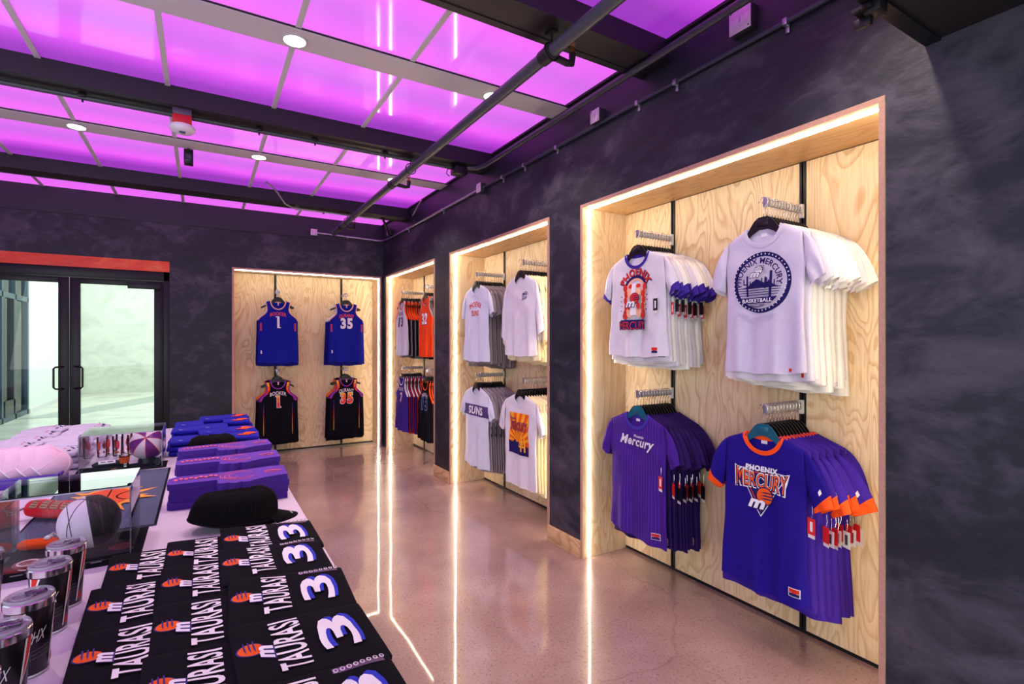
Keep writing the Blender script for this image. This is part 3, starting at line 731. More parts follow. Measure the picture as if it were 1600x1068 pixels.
BLKC = cloth('black_cotton', (13, 13, 17)); WPR = cloth('white_print', (240, 238, 242)); GRN = cloth('green_print', (40, 60, 60)); YEL = cloth('yellow_print', (250, 176, 40)); ORD = cloth('orange_print', (240, 96, 30)); LBL = cloth('light_blue_print', (140, 190, 235)); BLUJ = cloth('blue_jersey_mesh', (22, 24, 132)); BLUJ2 = cloth('blue_jersey_bright', (18, 28, 150)); OJ = cloth('orange_jersey', (244, 74, 26))
TAGR, TAGW, TAGK = mat('red_card', (226, 36, 34), .4), mat('white_card', (236, 232, 232), .5), mat('black_card', (20, 20, 34), .4)
NETAG = mat('neck_tag_white', (226, 226, 232), .6)
INK = mat('ink_grey', (60, 60, 70), .6)

def logo(d, cx, cy, s, ball=None, ink=None, letter=None, stripe=None, tilt=0):
    """basketball with speed stripes and an italic M"""
    ball, ink, letter = ball or ORD, ink or NAVY, letter or WPR
    d2 = Decal()
    d2.disc(0.18*s, .18*s, .36*s, ink); d2.disc(.18*s, .18*s, .32*s, ball)
    for k in range(3):
        y = (.30-.12*k)*s
        d2.poly([(-.02*s, y), (.2*s, y+.05*s), (.62*s, y+.06*s), (.62*s, y+.025*s), (.2*s, y+.0*s)], stripe or ink)
    d2.text('m', -.12*s, -.2*s, .70*s, .42*s, ink, .09, shear=.35); d2.text('m', -.12*s, -.19*s, .62*s, .36*s, letter, .045, shear=.35)
    c, sn = math.cos(tilt), math.sin(tilt)
    d2.xf(lambda x, y: (cx+x*c-y*sn, cy+x*sn+y*c)); d.items += d2.items; return d

def print_emblem():
    d = Decal(); c = (0, -.262); r = .132
    d.ring(*c, r*.86, r, NAVY, 56)
    for i in range(44):
        a = 2*PI*i/44; rr = r*.93; x, y = c[0]+rr*math.cos(a), c[1]+rr*math.sin(a); q = .0042
        d.poly([(x+q*1.3*math.cos(a), y+q*1.3*math.sin(a)), (x+q*math.cos(a+2.2), y+q*math.sin(a+2.2)), (x+q*math.cos(a-2.2), y+q*math.sin(a-2.2))], WPR)
    d.arc_text('PHOENIX MERCURY', c[0], c[1], r*.705, r*.20, 200, NAVY, .022)
    z = c[1]
    d.poly([(-.078, z-.022), (-.05, z-.018), (-.03, z+.0), (-.008, z+.014), (.012, z+.004), (.026, z-.006), (.05, z+.002), (.07, z-.016), (.09, z-.022), (.02, z-.026)], NAVY)
    for k, (y, xw) in enumerate(((-.026, .102), (-.036, .10), (-.046, .095), (-.056, .09))): d.rect(-xw, z+y, xw, z+y+.003, NAVY)
    for x, w_, h0, h1 in ((-.05, .0045, -.06, .03), (.058, .006, -.066, .045), (.036, .0035, -.03, .02)):
        d.rect(x-w_, z+h0, x+w_, z+h1, NAVY); d.rect(x-w_-.014, z-.008, x-w_-.009, z+.016, NAVY); d.rect(x-w_-.014, z-.010, x, z-.005, NAVY)
        d.rect(x+w_+.008, z-.02, x+w_+.013, z+.006, NAVY); d.rect(x, z-.022, x+w_+.013, z-.017, NAVY)
    yb0, yb1 = z-.066, z-.092
    hw0 = math.sqrt((r*.86)**2-.066**2)*.99; hw1 = math.sqrt((r*.86)**2-.092**2)*.99
    d.poly([(-hw0, yb0), (hw0, yb0), (hw1, yb1), (-hw1, yb1)], NAVY)
    d.text('BASKETBALL', 0, z-.079, .140, .017, WPR, .02); d.text('- SINCE 1997 -', 0, z-.100, .088, .010, NAVY, .01)
    d.ring(0, z, r*.80, r*.825, NAVY, 16, 250, 290)
    d.disc(.006, z+.052, .0195, NAVY); d.disc(.006, z+.052, .0170, WPR)
    for k in range(3): d.poly([(-.008, z+.047+k*.007), (.032, z+.053+k*.007), (.032, z+.0555+k*.007), (-.008, z+.0495+k*.007)], NAVY)
    d.text('m', -.008, z+.030, .044, .026, NAVY, .06, shear=.35); d.text('m', -.008, z+.030, .038, .020, WPR, .02, shear=.35)
    return d.xf(lambda x, y: (x*1.12, c[1]-.012+(y-c[1])*1.12))
def print_arch():
    d = Decal(); z = -.235
    d.arc_text('PHOENIX', .003, z-.003, .098, .044, 144, NAVY, .05); d.arc_text('PHOENIX', 0, z, .098, .043, 140, REDP, .03)
    d.ring(0, z, .058, .078, NAVY, 24, 0, 180); d.ring(0, z, .05, .062, PEACH, 24, 0, 180)
    for sg in (-1, 1):
        x = sg*.066
        d.poly([(sg*.05, z), (sg*.078, z), (sg*.078, z-.16), (sg*.05, z-.16)], PEACH)
        for k in range(5): d.disc(x+sg*.003*(-1)**k, z+.01-.034*k, .014, REDP, 14, .020)
        d.rect(min(sg*.062, sg*.070), z-.13, max(sg*.062, sg*.070), z, REDP)
        d.disc(sg*.066, z-.142, .021, NAVY, 10); d.disc(sg*.066, z-.142, .018, REDP, 10); d.disc(sg*.066, z-.142, .004, NAVY, 8)
        d.disc(sg*.028, z+.018, .016, REDP, 14, .012); d.disc(sg*.03, z-.125, .022, PEACH, 14, .028); d.disc(sg*.032, z-.02, .018, PEACH, 14, .026)
        for k in range(4): d.disc(sg*(.094+.004*(k % 2)), z-.035-.026*k, .0045, VIO, 6)
        d.disc(sg*.032, z-.09, .012, REDP, 12, .02)
    d.poly([(-.012, z+.03), (.012, z+.03), (.018, z-.14), (-.018, z-.14)], WPR)
    logo(d, -.004, z-.064, .085, REDP, NAVY, WPR)
    d.poly([(-.085, z-.165), (.085, z-.165), (.093, z-.185), (-.093, z-.185)], NAVY)
    d.rect(-.09, z-.216, .09, z-.172, NAVY); d.text('MERCURY', 0, z-.196, .192, .050, NAVY, .06); d.text('MERCURY', 0, z-.196, .182, .044, REDP, -.004)
    return d.xf(lambda x, y: (x*1.2, -.268+(y+.265)*1.15))
def print_script():
    d = Decal()
    d.text('Mercury', .005, -.168, .205, .062, NAVY, .06, shear=.25, rot=-.03); d.text('Mercury', .005, -.166, .200, .058, WPR, .03, shear=.25, rot=-.03)
    d.text('Phoenix', .02, -.135, .060, .014, WPR, .01, shear=.2, rot=-.03)
    return d.xf(lambda x, y: (x*1.4, -.185+(y+.166)*1.35))
def print_triangle():
    d = Decal(); z = -.175
    d.poly([(-.122, z), (.122, z), (0, z-.215)], WPR); d.poly([(-.116, z-.003), (.116, z-.003), (0, z-.207)], NAVY)
    d.poly([(-.100, z-.012), (.100, z-.012), (0, z-.190)], REDP); d.poly([(-.092, z-.016), (.092, z-.016), (0, z-.178)], NAVY)
    d.rect(-.095, z-.014, .095, z-.011, REDP)
    d.text('PHOENIX', 0, z+.006, .148, .026, WPR, .05)
    fn = lambda x, y: (x, y+(abs(x)/.125)**2*.018*(1 if y > z-.05 else -0.6))
    d.text('MERCURY', 0, z-.050, .262, .078, WPR, .085, fn); d.text('MERCURY', 0, z-.050, .250, .068, NAVY, .045, fn); d.text('MERCURY', 0, z-.048, .240, .060, ORD, -.004, fn)
    logo(d, .0, z-.135, .115, ORD, NAVY, WPR)
    return d.xf(lambda x, y: (x*1.08, y*1.04+.004))
def print_suns_arc():
    d = Decal(); fn = lambda x, y: (x, y-(x/.12)**2*.03)
    d.text('PHOENIX', .0, -.185, .25, .055, REDP, .02, fn); d.text('SUNS', .005, -.275, .16, .055, REDP, .02); return d
def print_small_script():
    d = Decal(); d.text('Phx', .085, -.16, .07, .028, NAVY, .03, shear=.3, rot=.15); d.text('Suns', .085, -.192, .075, .03, NAVY, .02, shear=.4, rot=.15); d.ring(.1, -.175, .03, .034, NAVY, 24, 0, 200); return d
def print_band():
    d = Decal(); d.rect(-.30, -.285, .30, -.175, cloth('purple_band', (84, 70, 130)))
    d.text('SUNS', .01, -.230, .28, .078, WPR, .03); return d
def print_sunburst():
    d = Decal(); x0, x1, z0, z1 = -.145, .145, -.50, -.155
    d.rect(x0, z0, x1, z1, ORD)
    for k in range(9):
        a0 = R(8+k*20); a1 = R(18+k*20); c = (0, z0+.1)
        q = []
        for a in (a0, a1):
            dx, dy = math.cos(a), math.sin(a); t = min((x1-c[0])/dx if dx > 1e-6 else 9, (x0-c[0])/dx if dx < -1e-6 else 9, (z1-c[1])/dy if dy > 1e-6 else 9); q.append((c[0]+dx*t, c[1]+dy*t))
        d.poly([c, q[0], q[1]], YEL)
    d.poly([(x0, z0), (x1, z0), (x1, z0+.07), (.09, z0+.09), (.06, z0+.08), (.02, z0+.11), (-.03, z0+.10), (-.06, z0+.12), (-.1, z0+.09), (x0, z0+.105)], NAVY)
    for x in (.055, .10): d.rect(x-.008, z0+.03, x+.008, z0+.16, YEL); d.rect(x-.03, z0+.07, x-.02, z0+.12, YEL); d.rect(x-.03, z0+.065, x, z0+.078, YEL)
    d.text('MERCURY', .01, -.265, .25, .075, NAVY, .07); d.text('MERCURY', .01, -.265, .24, .062, cloth('brick_print', (206, 60, 40)), .01); d.text('PHOENIX', -.07, -.205, .08, .02, NAVY, .02)
    return d
def print_jersey(name, num, cn, cnum, outline, arc=True, nh=.115, nw_=.17, z0=-.20, nameh=.036):
    d = Decal()
    fn = (lambda x, y: (x, y-(x/.1)**2*.020)) if arc else None
    if name: d.text(name, 0, z0+.028, .20, nameh*1.35, cn, .012, fn)
    zc = z0-.085
    if num == '1':
        w_, h_ = nw_/2, nh/2
        one = lambda e: [(-w_*.45-e, -h_-e), (w_+e, -h_-e), (w_+e, -h_*.86+e), (w_*.5+e, -h_*.86+e), (w_*.5+e, h_+e), (-w_-e, h_+e), (-w_-e, h_*.84-e), (-w_*.45-e, h_*.84-e)]
        d.poly([(x, zc+y) for x, y in one(.005)], outline)
        if isinstance(cnum, list):
            n = len(cnum)
            for k in range(n): d.rect(-w_*.45, zc-h_+nh*k/n, w_*.5, zc-h_+nh*(k+1)/n, cnum[k])
            d.rect(-w_, zc+h_*.84, -w_*.45, zc+h_, cnum[-1]); d.rect(w_*.5, zc-h_, w_, zc-h_*.86, cnum[0])
        else: d.poly([(x, zc+y) for x, y in one(0)], cnum)
    elif num:
        d.text(num, 0, zc, nw_+.014, nh+.012, outline, .08)
        if isinstance(cnum, list):
            n = len(cnum); vs, fs = text_tris(num, .05)
            bm = bmesh.new(); bv = [bm.verts.new((x*nw_, y*nh+zc, 0)) for x, y in vs]
            for f in fs:
                try: bm.faces.new([bv[i] for i in f])
                except ValueError: pass
            for k in range(1, n): bmesh.ops.bisect_plane(bm, geom=bm.verts[:]+bm.edges[:]+bm.faces[:], plane_co=(0, zc-nh/2+nh*k/n, 0), plane_no=(0, 1, 0))
            bm.verts.index_update(); V = [(v.co.x, v.co.y) for v in bm.verts]
            groups = [[] for _ in range(n)]
            for f in bm.faces:
                k = int((f.calc_center_median().y-(zc-nh/2))/nh*n); groups[max(0, min(n-1, k))].append([v.index for v in f.verts])
            for k in range(n): d.items.append((V, groups[k], cnum[k]))
            bm.free()
        else: d.text(num, 0, zc, nw_, nh, cnum, .05)
    return d

def chest(d, g, root, name='chest_print', gg=.014): return d.build(name, root, g.front, g=gg)

RZ = -PI/2
ORD_ = ('first', 'second', 'third', 'fourth', 'fifth', 'sixth', 'seventh', 'eighth', 'ninth', 'tenth', 'eleventh', 'twelfth')
def rack(origin, axis, zbar, n, pitch, front, behind, text, neck=.115, hang_label=None, teal=False, seed=0, cat='shirt', fname='tshirt'):
    """front = (garment, builder, label); behind = list of (garment, builder) prototypes; copies alternate"""
    rot = (0, 0, RZ) if axis == 'x' else (0, 0, 0)
    def at(i, dz=0):
        d = i*pitch+(0.004 if i else 0)
        return (origin[0]+d, origin[1], zbar-neck+dz) if axis == 'x' else (origin[0], origin[1]+d, zbar-neck+dz)
    g, fn, lab = front
    t = thing(fname, lab, cat, at(0), rot=rot); fn(g, t)
    protos = []
    rnd = random.Random(seed)
    for i in range(1, n):
        k = (i-1) % (3*len(behind)); sc = 1+.005*i+rnd.uniform(-.018, .018); rj = (0, rnd.uniform(-.016, .016), rot[2]+rnd.uniform(-.022, .022))
        oi = 'in back' if i == n-1 and 0 else ORD_[i-1]+' behind the front'
        if k >= len(protos):
            g2, fn2, lab2 = behind[k % len(behind)]
            g2 = copy.copy(g2); g2.splay *= (1, .45, 1.5)[k//len(behind) % 3]; g2.sl *= (1, 1.04, .97)[k % 3]; g2.p = list(g2.p); g2.p[5] += k*1.7; g2.p[2] += k; g2.p[3] += k*2; g2.tilt += (.0, .014, -.012)[k % 3]
            t2 = thing(fname, lab2+', '+ORD_[i-1]+' behind it', cat, at(i), rot=rot, group=text); fn2(g2, t2); protos.append((t2, list(t2.children)))
            t2.scale = (sc, 1, sc)
        else:
            t2, kids = protos[k]
            dup(t2, kids, at(i), rj, scale=(sc, 1, sc), label=behind[k % len(behind)][2]+', '+ORD_[i-1]+' behind it')
    for i in range(n):
        lab = (hang_label+', foremost') if i == 0 else (hang_label+', '+ORD_[i-1]+' behind foremost')
        o = hanger(at(i), rot, lab, None if i == 0 else 'hangers: '+hang_label, teal and i == 0, cat == 'jersey')
    return t

def mk(mt, collar=None, cuff=None, pr=None, patch=None, tags=None, hi=False, trim=None, pins=None, extra=None, labelled=True):
    def fn(g, t):
        nx, nz, sn = (26, 56, 12) if hi else (12, 26, 6)
        g.build(t, mt, nx, nz, sn, collar, cuff, trim, NETAG if (hi and labelled) else None)
        if pins:
            d = Decal()
            zb = -g.L+.012
            x = -.19
            while x < .2:
                top = g.zt(x/g.hs, True)-.004 if abs(x) < g.hs else -.07
                if abs(x) < g.nw+.02: top = -(g.fd+.022)*math.sqrt(max(0, 1-(x/(g.nw+.022))**2))-.004 if abs(x) < g.nw+.02 else top
                d.rect(x-.0008, zb, x+.0008, top-.004, pins); x += .021
            d.build('pinstripes', t, g.front, g=.014, off=.001)
        if pr: chest(pr(), g, t)
        if patch: g.hem_patch(t, *patch)
        for tg in (tags or []): hang_tag(t, *tg[0], tg[1], tg[2] if len(tg) > 2 else 0)
        if extra: extra(g, t)
    return fn
HP = [WPR, REDP, NAVY, REDP]
XF = 2.335
# --- nearest niche
g = Garment(hw=.235, L=.655, th=.016, seed=1, sleeve=.24, splay=.35)
gb = Garment(hw=.245, L=.69, th=.010, seed=1, sleeve=.25, splay=.8, fold=.006)
gb2 = Garment(hw=.25, L=.70, th=.010, seed=1, sleeve=.25, splay=1.1, fold=.006)
rack((XF, U3[1]), 'x', ZU, 12, .0245,
     (g, mk(W_, VIO, VIO, print_arch, (.165, -.61, HP), [((.175, -.02, -.30), (TAGK, TAGW, WPR), -.2)], hi=True), 'white ringer tee with violet collar and arched red print in the near niche'),
     [(gb, mk(W_, VIO, VIO, None, (.19, -.64, HP), [((.27, -.006, -.33), (TAGR, TAGW, WPR), -.5)]), 'white ringer tee with hem patch behind the arched-print tee'),
      (gb2, mk(WW, VIO, VIO, None, (.2, -.65, HP), [((.28, -.006, -.31), (TAGK, TAGW, None), -.4)]), 'warm white ringer tee behind the arched-print tee')],
     'white ringer tees behind the arched-print tee', hang_label='black hanger of the violet-trimmed white tees', seed=1)
g = Garment(hw=.205, L=.715, th=.017, seed=5, sleeve=.25, splay=.25, fold=.0045)
gb = Garment(hw=.222, L=.735, th=.010, seed=5, sleeve=.255, splay=.6)
rack((XF, U3[0]+.01), 'x', ZU, 13, .0235,
     (g, mk(cloth('lilac_white_cotton', (206, 198, 222)), pr=print_emblem, hi=True, extra=lambda g, t: Decal().rect(.13, -.70, .145, -.685, REDP).build('hem_tag', t, g.front, g=0)), 'large white tee with a round navy desert emblem on its chest'),
     [(gb, mk(W_, extra=lambda g, t: Decal().rect(.17, -.71, .185, -.69, REDP).build('hem_tag', t, g.front, g=0)), 'white cotton tee hanging behind the round-emblem tee'),
      (Garment(hw=.230, L=.755, th=.010, seed=5, sleeve=.26, splay=.9), mk(WW), 'warm white tee hanging behind the round-emblem tee')],
     'white tees behind the round-emblem tee', hang_label='black hanger of the round-emblem white tees', seed=2)
g = Garment(hw=.238, L=.775, th=.017, seed=9, sleeve=.25, splay=.4, tilt=-.02)
gb = Garment(hw=.25, L=.79, th=.010, seed=9, sleeve=.25, splay=1.0)
rack((XF, U3[1]), 'x', ZL, 12, .0245,
     (g, mk(PURP, mat('blue_violet_rib', (52, 40, 160), .8), None, print_script, (.165, -.72, HP), [((.215, -.02, -.345), (TAGR, TAGW, WPR), -.3)], hi=True, pins=cloth('pale_violet_stripe', (108, 74, 178))), 'purple pinstriped tee with a white script word across the chest'),
     [(gb, mk(PURPD, None, None, None, (.2, -.745, HP), [((.275, -.006, -.38), (TAGR, TAGW, None), -.5)], pins=cloth('pale_violet_stripe', (108, 74, 178))), 'dark purple pinstriped tee behind the white-script tee'),
      (Garment(hw=.255, L=.80, th=.010, seed=9, sleeve=.25, splay=1.3), mk(PURPD, tags=[((.29, -.006, -.40), (TAGK, TAGW, None), -.4)]), 'plain dark purple tee behind the white-script tee')],
     'dark purple tees behind the white-script tee', hang_label='hanger of the purple pinstriped tees', teal=True, seed=3)
g = Garment(hw=.212, L=.765, th=.018, seed=14, sleeve=.265, splay=.5, tilt=-.012)
gb = Garment(hw=.232, L=.80, th=.010, seed=14, sleeve=.27, splay=1.0)
PW = [((.245, -.02, -.335), (TAGR, TAGW, WPR), -.3)]
def sleeve_badge(g, t):
    d = Decal(); d.rect(.66, .30, .74, .44, WPR)
    d.build('sleeve_badge', t, lambda a, b, o: g.sleeve_pt(1, a, b, True, o), g=0)
rack((XF, U3[0]+.01), 'x', ZL, 11, .0265,
     (g, mk(ROY, ORNG, ORNG, print_triangle, (.165, -.70, HP), PW, hi=True, extra=sleeve_badge), 'royal blue ringer tee with orange collar and a triangular basketball print'),
     [(gb, mk(ROY2, ORNG, ORNG, None, None, [((.285, -.006, -.37), (TAGR, TAGW, None), -.5)], extra=sleeve_badge), 'violet ringer tee with orange cuffs and red tag behind the triangle-print tee'),
      (Garment(hw=.25, L=.81, th=.010, seed=14, sleeve=.275, splay=1.5), mk(ROY2, ORNG, ORNG, tags=[((.29, -.006, -.39), (TAGW, None, INK), -.4)], extra=sleeve_badge), 'violet ringer tee with orange cuffs and white tag behind the triangle-print tee')],
     'violet ringer tees behind the triangle-print tee', hang_label='hanger of the blue tees with orange cuffs', teal=True, seed=4)
# --- middle niche
g = Garment(hw=.25, L=.755, th=.016, seed=21, sleeve=.27, splay=.4)
rack((XF, U2[1]), 'x', ZU, 12, .0245,
     (g, mk(WC, pr=print_suns_arc, hi=True), 'pale blue-white tee with two red words, upper far rack of the middle niche'),
     [(Garment(hw=.255, L=.77, th=.010, seed=21, sleeve=.27, splay=1.0), mk(GREYC), 'light grey tee behind the pale tee with red words'),
      (Garment(hw=.26, L=.78, th=.010, seed=21, sleeve=.27, splay=1.3), mk(GREY2), 'darker grey tee behind the pale tee with red words')],
     'grey tees behind the pale tee with red words', hang_label='black hanger on the middle niche upper far bar', seed=5)
g = Garment(hw=.25, L=.79, th=.016, seed=25, sleeve=.26, splay=.5)
rack((XF, U2[1]), 'x', ZL, 12, .0245,
     (g, mk(WC, pr=print_band, hi=True), 'white tee with a purple chest band and block letters'),
     [(Garment(hw=.255, L=.80, th=.010, seed=25, sleeve=.27, splay=1.0), mk(MAUVE, tags=[((.27, -.006, -.36), (TAGK, TAGK, WPR), -.3)], extra=lambda g, t: Decal().disc(.55, .35, .12, ORD, 12).build('sleeve_print', t, lambda a, b, o: g.sleeve_pt(1, a, b, True, o), g=0)), 'mauve-grey tee with orange sleeve print behind the purple-band tee'),
      (Garment(hw=.26, L=.80, th=.010, seed=25, sleeve=.27, splay=1.2), mk(GREYC), 'plain grey tee behind the purple-band tee')],
     'grey tees behind the purple-band tee', hang_label='black hanger on the middle niche lower far bar', seed=6)
g = Garment(hw=.235, L=.68, th=.016, seed=31, sleeve=.50, splay=.3)
def factor(g, t):
    d = Decal()
    for s_, a in (('HOME', .17), ('OF THE', .36), ('X', .52), ('FACTOR', .74)):
        w_ = {'HOME': .16, 'OF THE': .10, 'X': .06, 'FACTOR': .26}[s_]
        d.text(s_, a, .35, w_, .42 if s_ != 'OF THE' else .25, BLKC, .03, fn=None)
    d.xf(lambda a, b: (a, .4-(b-.35)*1.0))
    d.build('sleeve_print', t, lambda a, b, o: g.sleeve_pt(1, a, b, True, o), g=.05)
rack((XF-.03, U2[0]), 'x', ZU, 12, .0265,
     (g, mk(W_, pr=print_small_script, hi=True), 'white long-sleeved tee with a small dark script on the chest'),
     [(Garment(hw=.25, L=.72, th=.010, seed=31, sleeve=.56, splay=1.0), mk(CREAM, extra=factor), 'cream long-sleeved shirt with black words down the sleeve'),
      ],
     'cream shirts with words down the sleeve', hang_label='black hanger on the middle niche upper near bar', seed=7)
g = Garment(hw=.255, L=.775, th=.016, seed=37, sleeve=.28, splay=.5)
rack((XF-.03, U2[0]), 'x', ZL, 12, .0265,
     (g, mk(W_, pr=print_sunburst, hi=True), 'white tee with a big orange sunburst rectangle printed on it'),
     [(Garment(hw=.26, L=.79, th=.010, seed=37, sleeve=.28, splay=1.0), mk(CREAM), 'cream tee hanging behind the sunburst tee')],
     'cream tees behind the sunburst tee', hang_label='black hanger on the middle niche lower near bar', seed=8)
# --- far niche: sleeveless jerseys
WJ = cloth('white_jersey_mesh', (226, 230, 240)); PJ = cloth('purple_jersey_mesh', (66, 44, 150)); KJ = cloth('black_jersey_mesh', (16, 15, 24)); DR = cloth('crimson_trim', (170, 24, 40))
def J(seed, hw=.235, L=.74, th=.015, **k): return Garment('jersey', hw=hw, L=L, th=th, seed=seed, **k)
rack((XF, U1[1]), 'x', ZU, 11, .026,
     (J(41), mk(WJ, ORNG, pr=lambda: print_jersey('SUNS', '13', NAVY, NAVY, WPR, False, nh=.14), hi=True, trim=ORNG, labelled=False), 'white sleeveless jersey with navy number 13 in the far niche'),
     [(J(41, th=.010), mk(KJ, ORNG, trim=ORNG), 'black sleeveless jersey with orange edging behind the white number 13'),
      (J(41, .24, .75, .010), mk(GREYC, PEACH, trim=ORNG), 'grey sleeveless jersey behind the white number 13')],
     'jerseys behind the white number 13', hang_label='black hanger on the far niche upper far bar', cat='jersey', fname='basketball_jersey', seed=9)
rack((XF, U1[1]), 'x', ZL-.02, 11, .026,
     (J(45), mk(PJ, WPR, pr=lambda: print_jersey('SUNS', '7', WPR, WPR, ORNG, False, nh=.13, nw_=.07), hi=True, trim=WPR, labelled=False), 'purple sleeveless jersey with number 7, lower rack of the far niche'),
     [(J(45, th=.010), mk(DR, WPR, trim=WPR), 'crimson sleeveless jersey behind the purple number 7'),
      (J(45, .24, .75, .010), mk(PJ, WPR, trim=DR), 'purple jersey with crimson edging behind the purple number 7')],
     'jerseys behind the purple number 7', hang_label='black hanger on the far niche lower far bar', cat='jersey', fname='basketball_jersey', seed=10)
rack((XF, U1[0]), 'x', ZU, 11, .026,
     (J(48, .23), mk(OJ, GREYC, pr=lambda: print_jersey('', '32', WPR, WPR, NAVY, nh=.14, z0=-.19), hi=True, trim=GREYC, labelled=False), 'bright orange sleeveless jersey with white number 32'),
     [(J(48, th=.010), mk(GREYC, GREY2, trim=GREY2), 'grey sleeveless jersey behind the orange number 32'),
      (J(48, .24, .75, .010), mk(BLKC, ORNG, trim=GREY2), 'black sleeveless jersey behind the orange number 32')],
     'jerseys behind the orange number 32', hang_label='black hanger on the far niche upper near bar', cat='jersey', fname='basketball_jersey', seed=11)
rack((XF, U1[0]), 'x', ZL-.02, 11, .026,
     (J(51, .23), mk(KJ, ORNG, pr=lambda: print_jersey('NASH', '13', WPR, NAVY, LBL, nh=.15), hi=True, trim=ORNG, labelled=False), 'black jersey with a light blue number 13, lower rack of the far niche'),
     [(J(51, th=.010), mk(KJ, YEL, trim=ORNG), 'black jersey with orange edging behind the light blue number 13'),
      (J(51, .24, .75, .010), mk(PJ, ORNG, trim=YEL), 'purple jersey with yellow edging behind the light blue number 13')],
     'jerseys behind the light blue number 13', hang_label='black hanger on the far niche lower near bar', cat='jersey', fname='basketball_jersey', seed=12)
# --- back niche
SK = [cloth('sunset_violet', (150, 50, 160)), cloth('sunset_red', (236, 56, 60)), cloth('sunset_orange', (250, 110, 40)), cloth('sunset_yellow', (252, 190, 50))]
def league(g, t):
    d = Decal(); d.rect(-.008, -.062, .008, -.030, WPR).rect(-.004, -.058, .004, -.038, mat('league_red', (205, 60, 90), .6)); d.build('league_mark', t, g.front, g=0)
def blue_extra(g, t):
    league(g, t); d = Decal()
    for sg in (-1, 1):
        for k in range(9): d.rect(min(sg*.195, sg*.218), -.30-.012*k, max(sg*.195, sg*.218), -.306-.012*k, ORNG)
    d.rect(-.21, -.70, -.195, -.66, WPR); d.build('side_stripes', t, g.front, g=.02)
def black_extra(g, t):
    league(g, t)
    for sg in (-1, 1):
        d = Decal()
        for k in range(5):
            z0, z1 = -.03-.05*k, -.03-.05*(k+1); i = [YEL, SK[2], SK[1], SK[0], SK[0]][k]
            d.poly([(sg*(g.hw(z0)-.038), z0), (sg*(g.hw(z0)-.002), z0), (sg*(g.hw(z1)-.002), z1), (sg*(g.hw(z1)-.034), z1)], i)
        d.build('shoulder_panel', t, g.front, g=.02); d = Decal()
        for k in range(6): d.rect(sg*.175-.003, -.30-.07*(k+1), sg*.175+.003, -.30-.07*k, [VIO, SK[0], SK[1], SK[2], YEL, YEL][k])
        d.build('side_stripe', t, g.front, g=.02)
def back_rack(x, zb, first, behind, lab, blab, hl, seed):
    rack((x, Y_B+.035), 'y', zb, 5, .034, (J(seed, .235, .83, .018), first, lab), [(J(seed, .245, .855, .012), behind, blab)], blab, hang_label=hl, cat='jersey', fname='basketball_jersey', seed=seed)
bl = lambda nm, nu, w_: mk(BLUJ2, PEACH, pr=lambda: print_jersey(nm, nu, ORNG, WPR, NAVY, nw_=w_, nh=.155), hi=True, trim=PEACH, extra=blue_extra, labelled=False)
bb = mk(BLUJ, WPR, trim=WPR, extra=lambda g, t: blue_extra(g, t))
back_rack(UB[0], ZU-.01, bl('BOOKER', '1', .062), bb, 'blue jersey with a single white digit and orange name on the back wall', 'blue jersey on the upper left back-wall rack', 'black hanger of the upper left back-wall jerseys', 61)
back_rack(UB[1], ZU-.01, bl('DURANT', '35', .17), bb, 'blue jersey with two white digits 35 and orange name, upper right rack of back wall', 'blue jersey on the upper right back-wall rack', 'black hanger of the upper right back-wall jerseys', 62)
kl = lambda nm, nu, w_: mk(KJ, SK[0], pr=lambda: print_jersey(nm, nu, WPR, [SK[1], SK[1], SK[2], SK[2], YEL], WPR, nw_=w_, nh=.155), hi=True, trim=VIO, extra=black_extra, labelled=False)
kb = mk(KJ, SK[0], trim=SK[2], extra=black_extra)
back_rack(UB[0], 1.12, kl('BOOKER', '1', .062), kb, 'black jersey with a single sunset-coloured digit 1, lower left rack of back wall', 'black jersey on the lower left back-wall rack', 'black hanger of the lower left back-wall jerseys', 63)
back_rack(UB[1], 1.12, kl('DURANT', '35', .17), kb, 'black jersey with two sunset-coloured digits 35, lower right rack of back wall', 'black jersey on the lower right back-wall rack', 'black hanger of the lower right back-wall jerseys', 64)
# ------------------------------------------------------------------ the display table
bpy.context.scene.cycles.transparent_max_bounces = 32
ZT = .75
t = thing('display_table', 'long white table in the foreground covered with folded shirts, cups and caps', 'table', (-.9, 3.0, 0))
MB().box((-1.9, -2.35, ZT-.035), (1.285, 2.42, ZT), TABLE, .004).obj('tabletop', t)
for x in (-1.8, 1.18):
    for y in (-2.25, .0, 2.32): MB().box((x-.03, y-.03, 0), (x+.03, y+.03, ZT-.035), TABLE, .003).obj('leg', t)
MB().box((-1.83, -2.28, ZT-.11), (1.21, 2.35, ZT-.036), TABLE, .002).obj('apron', t)

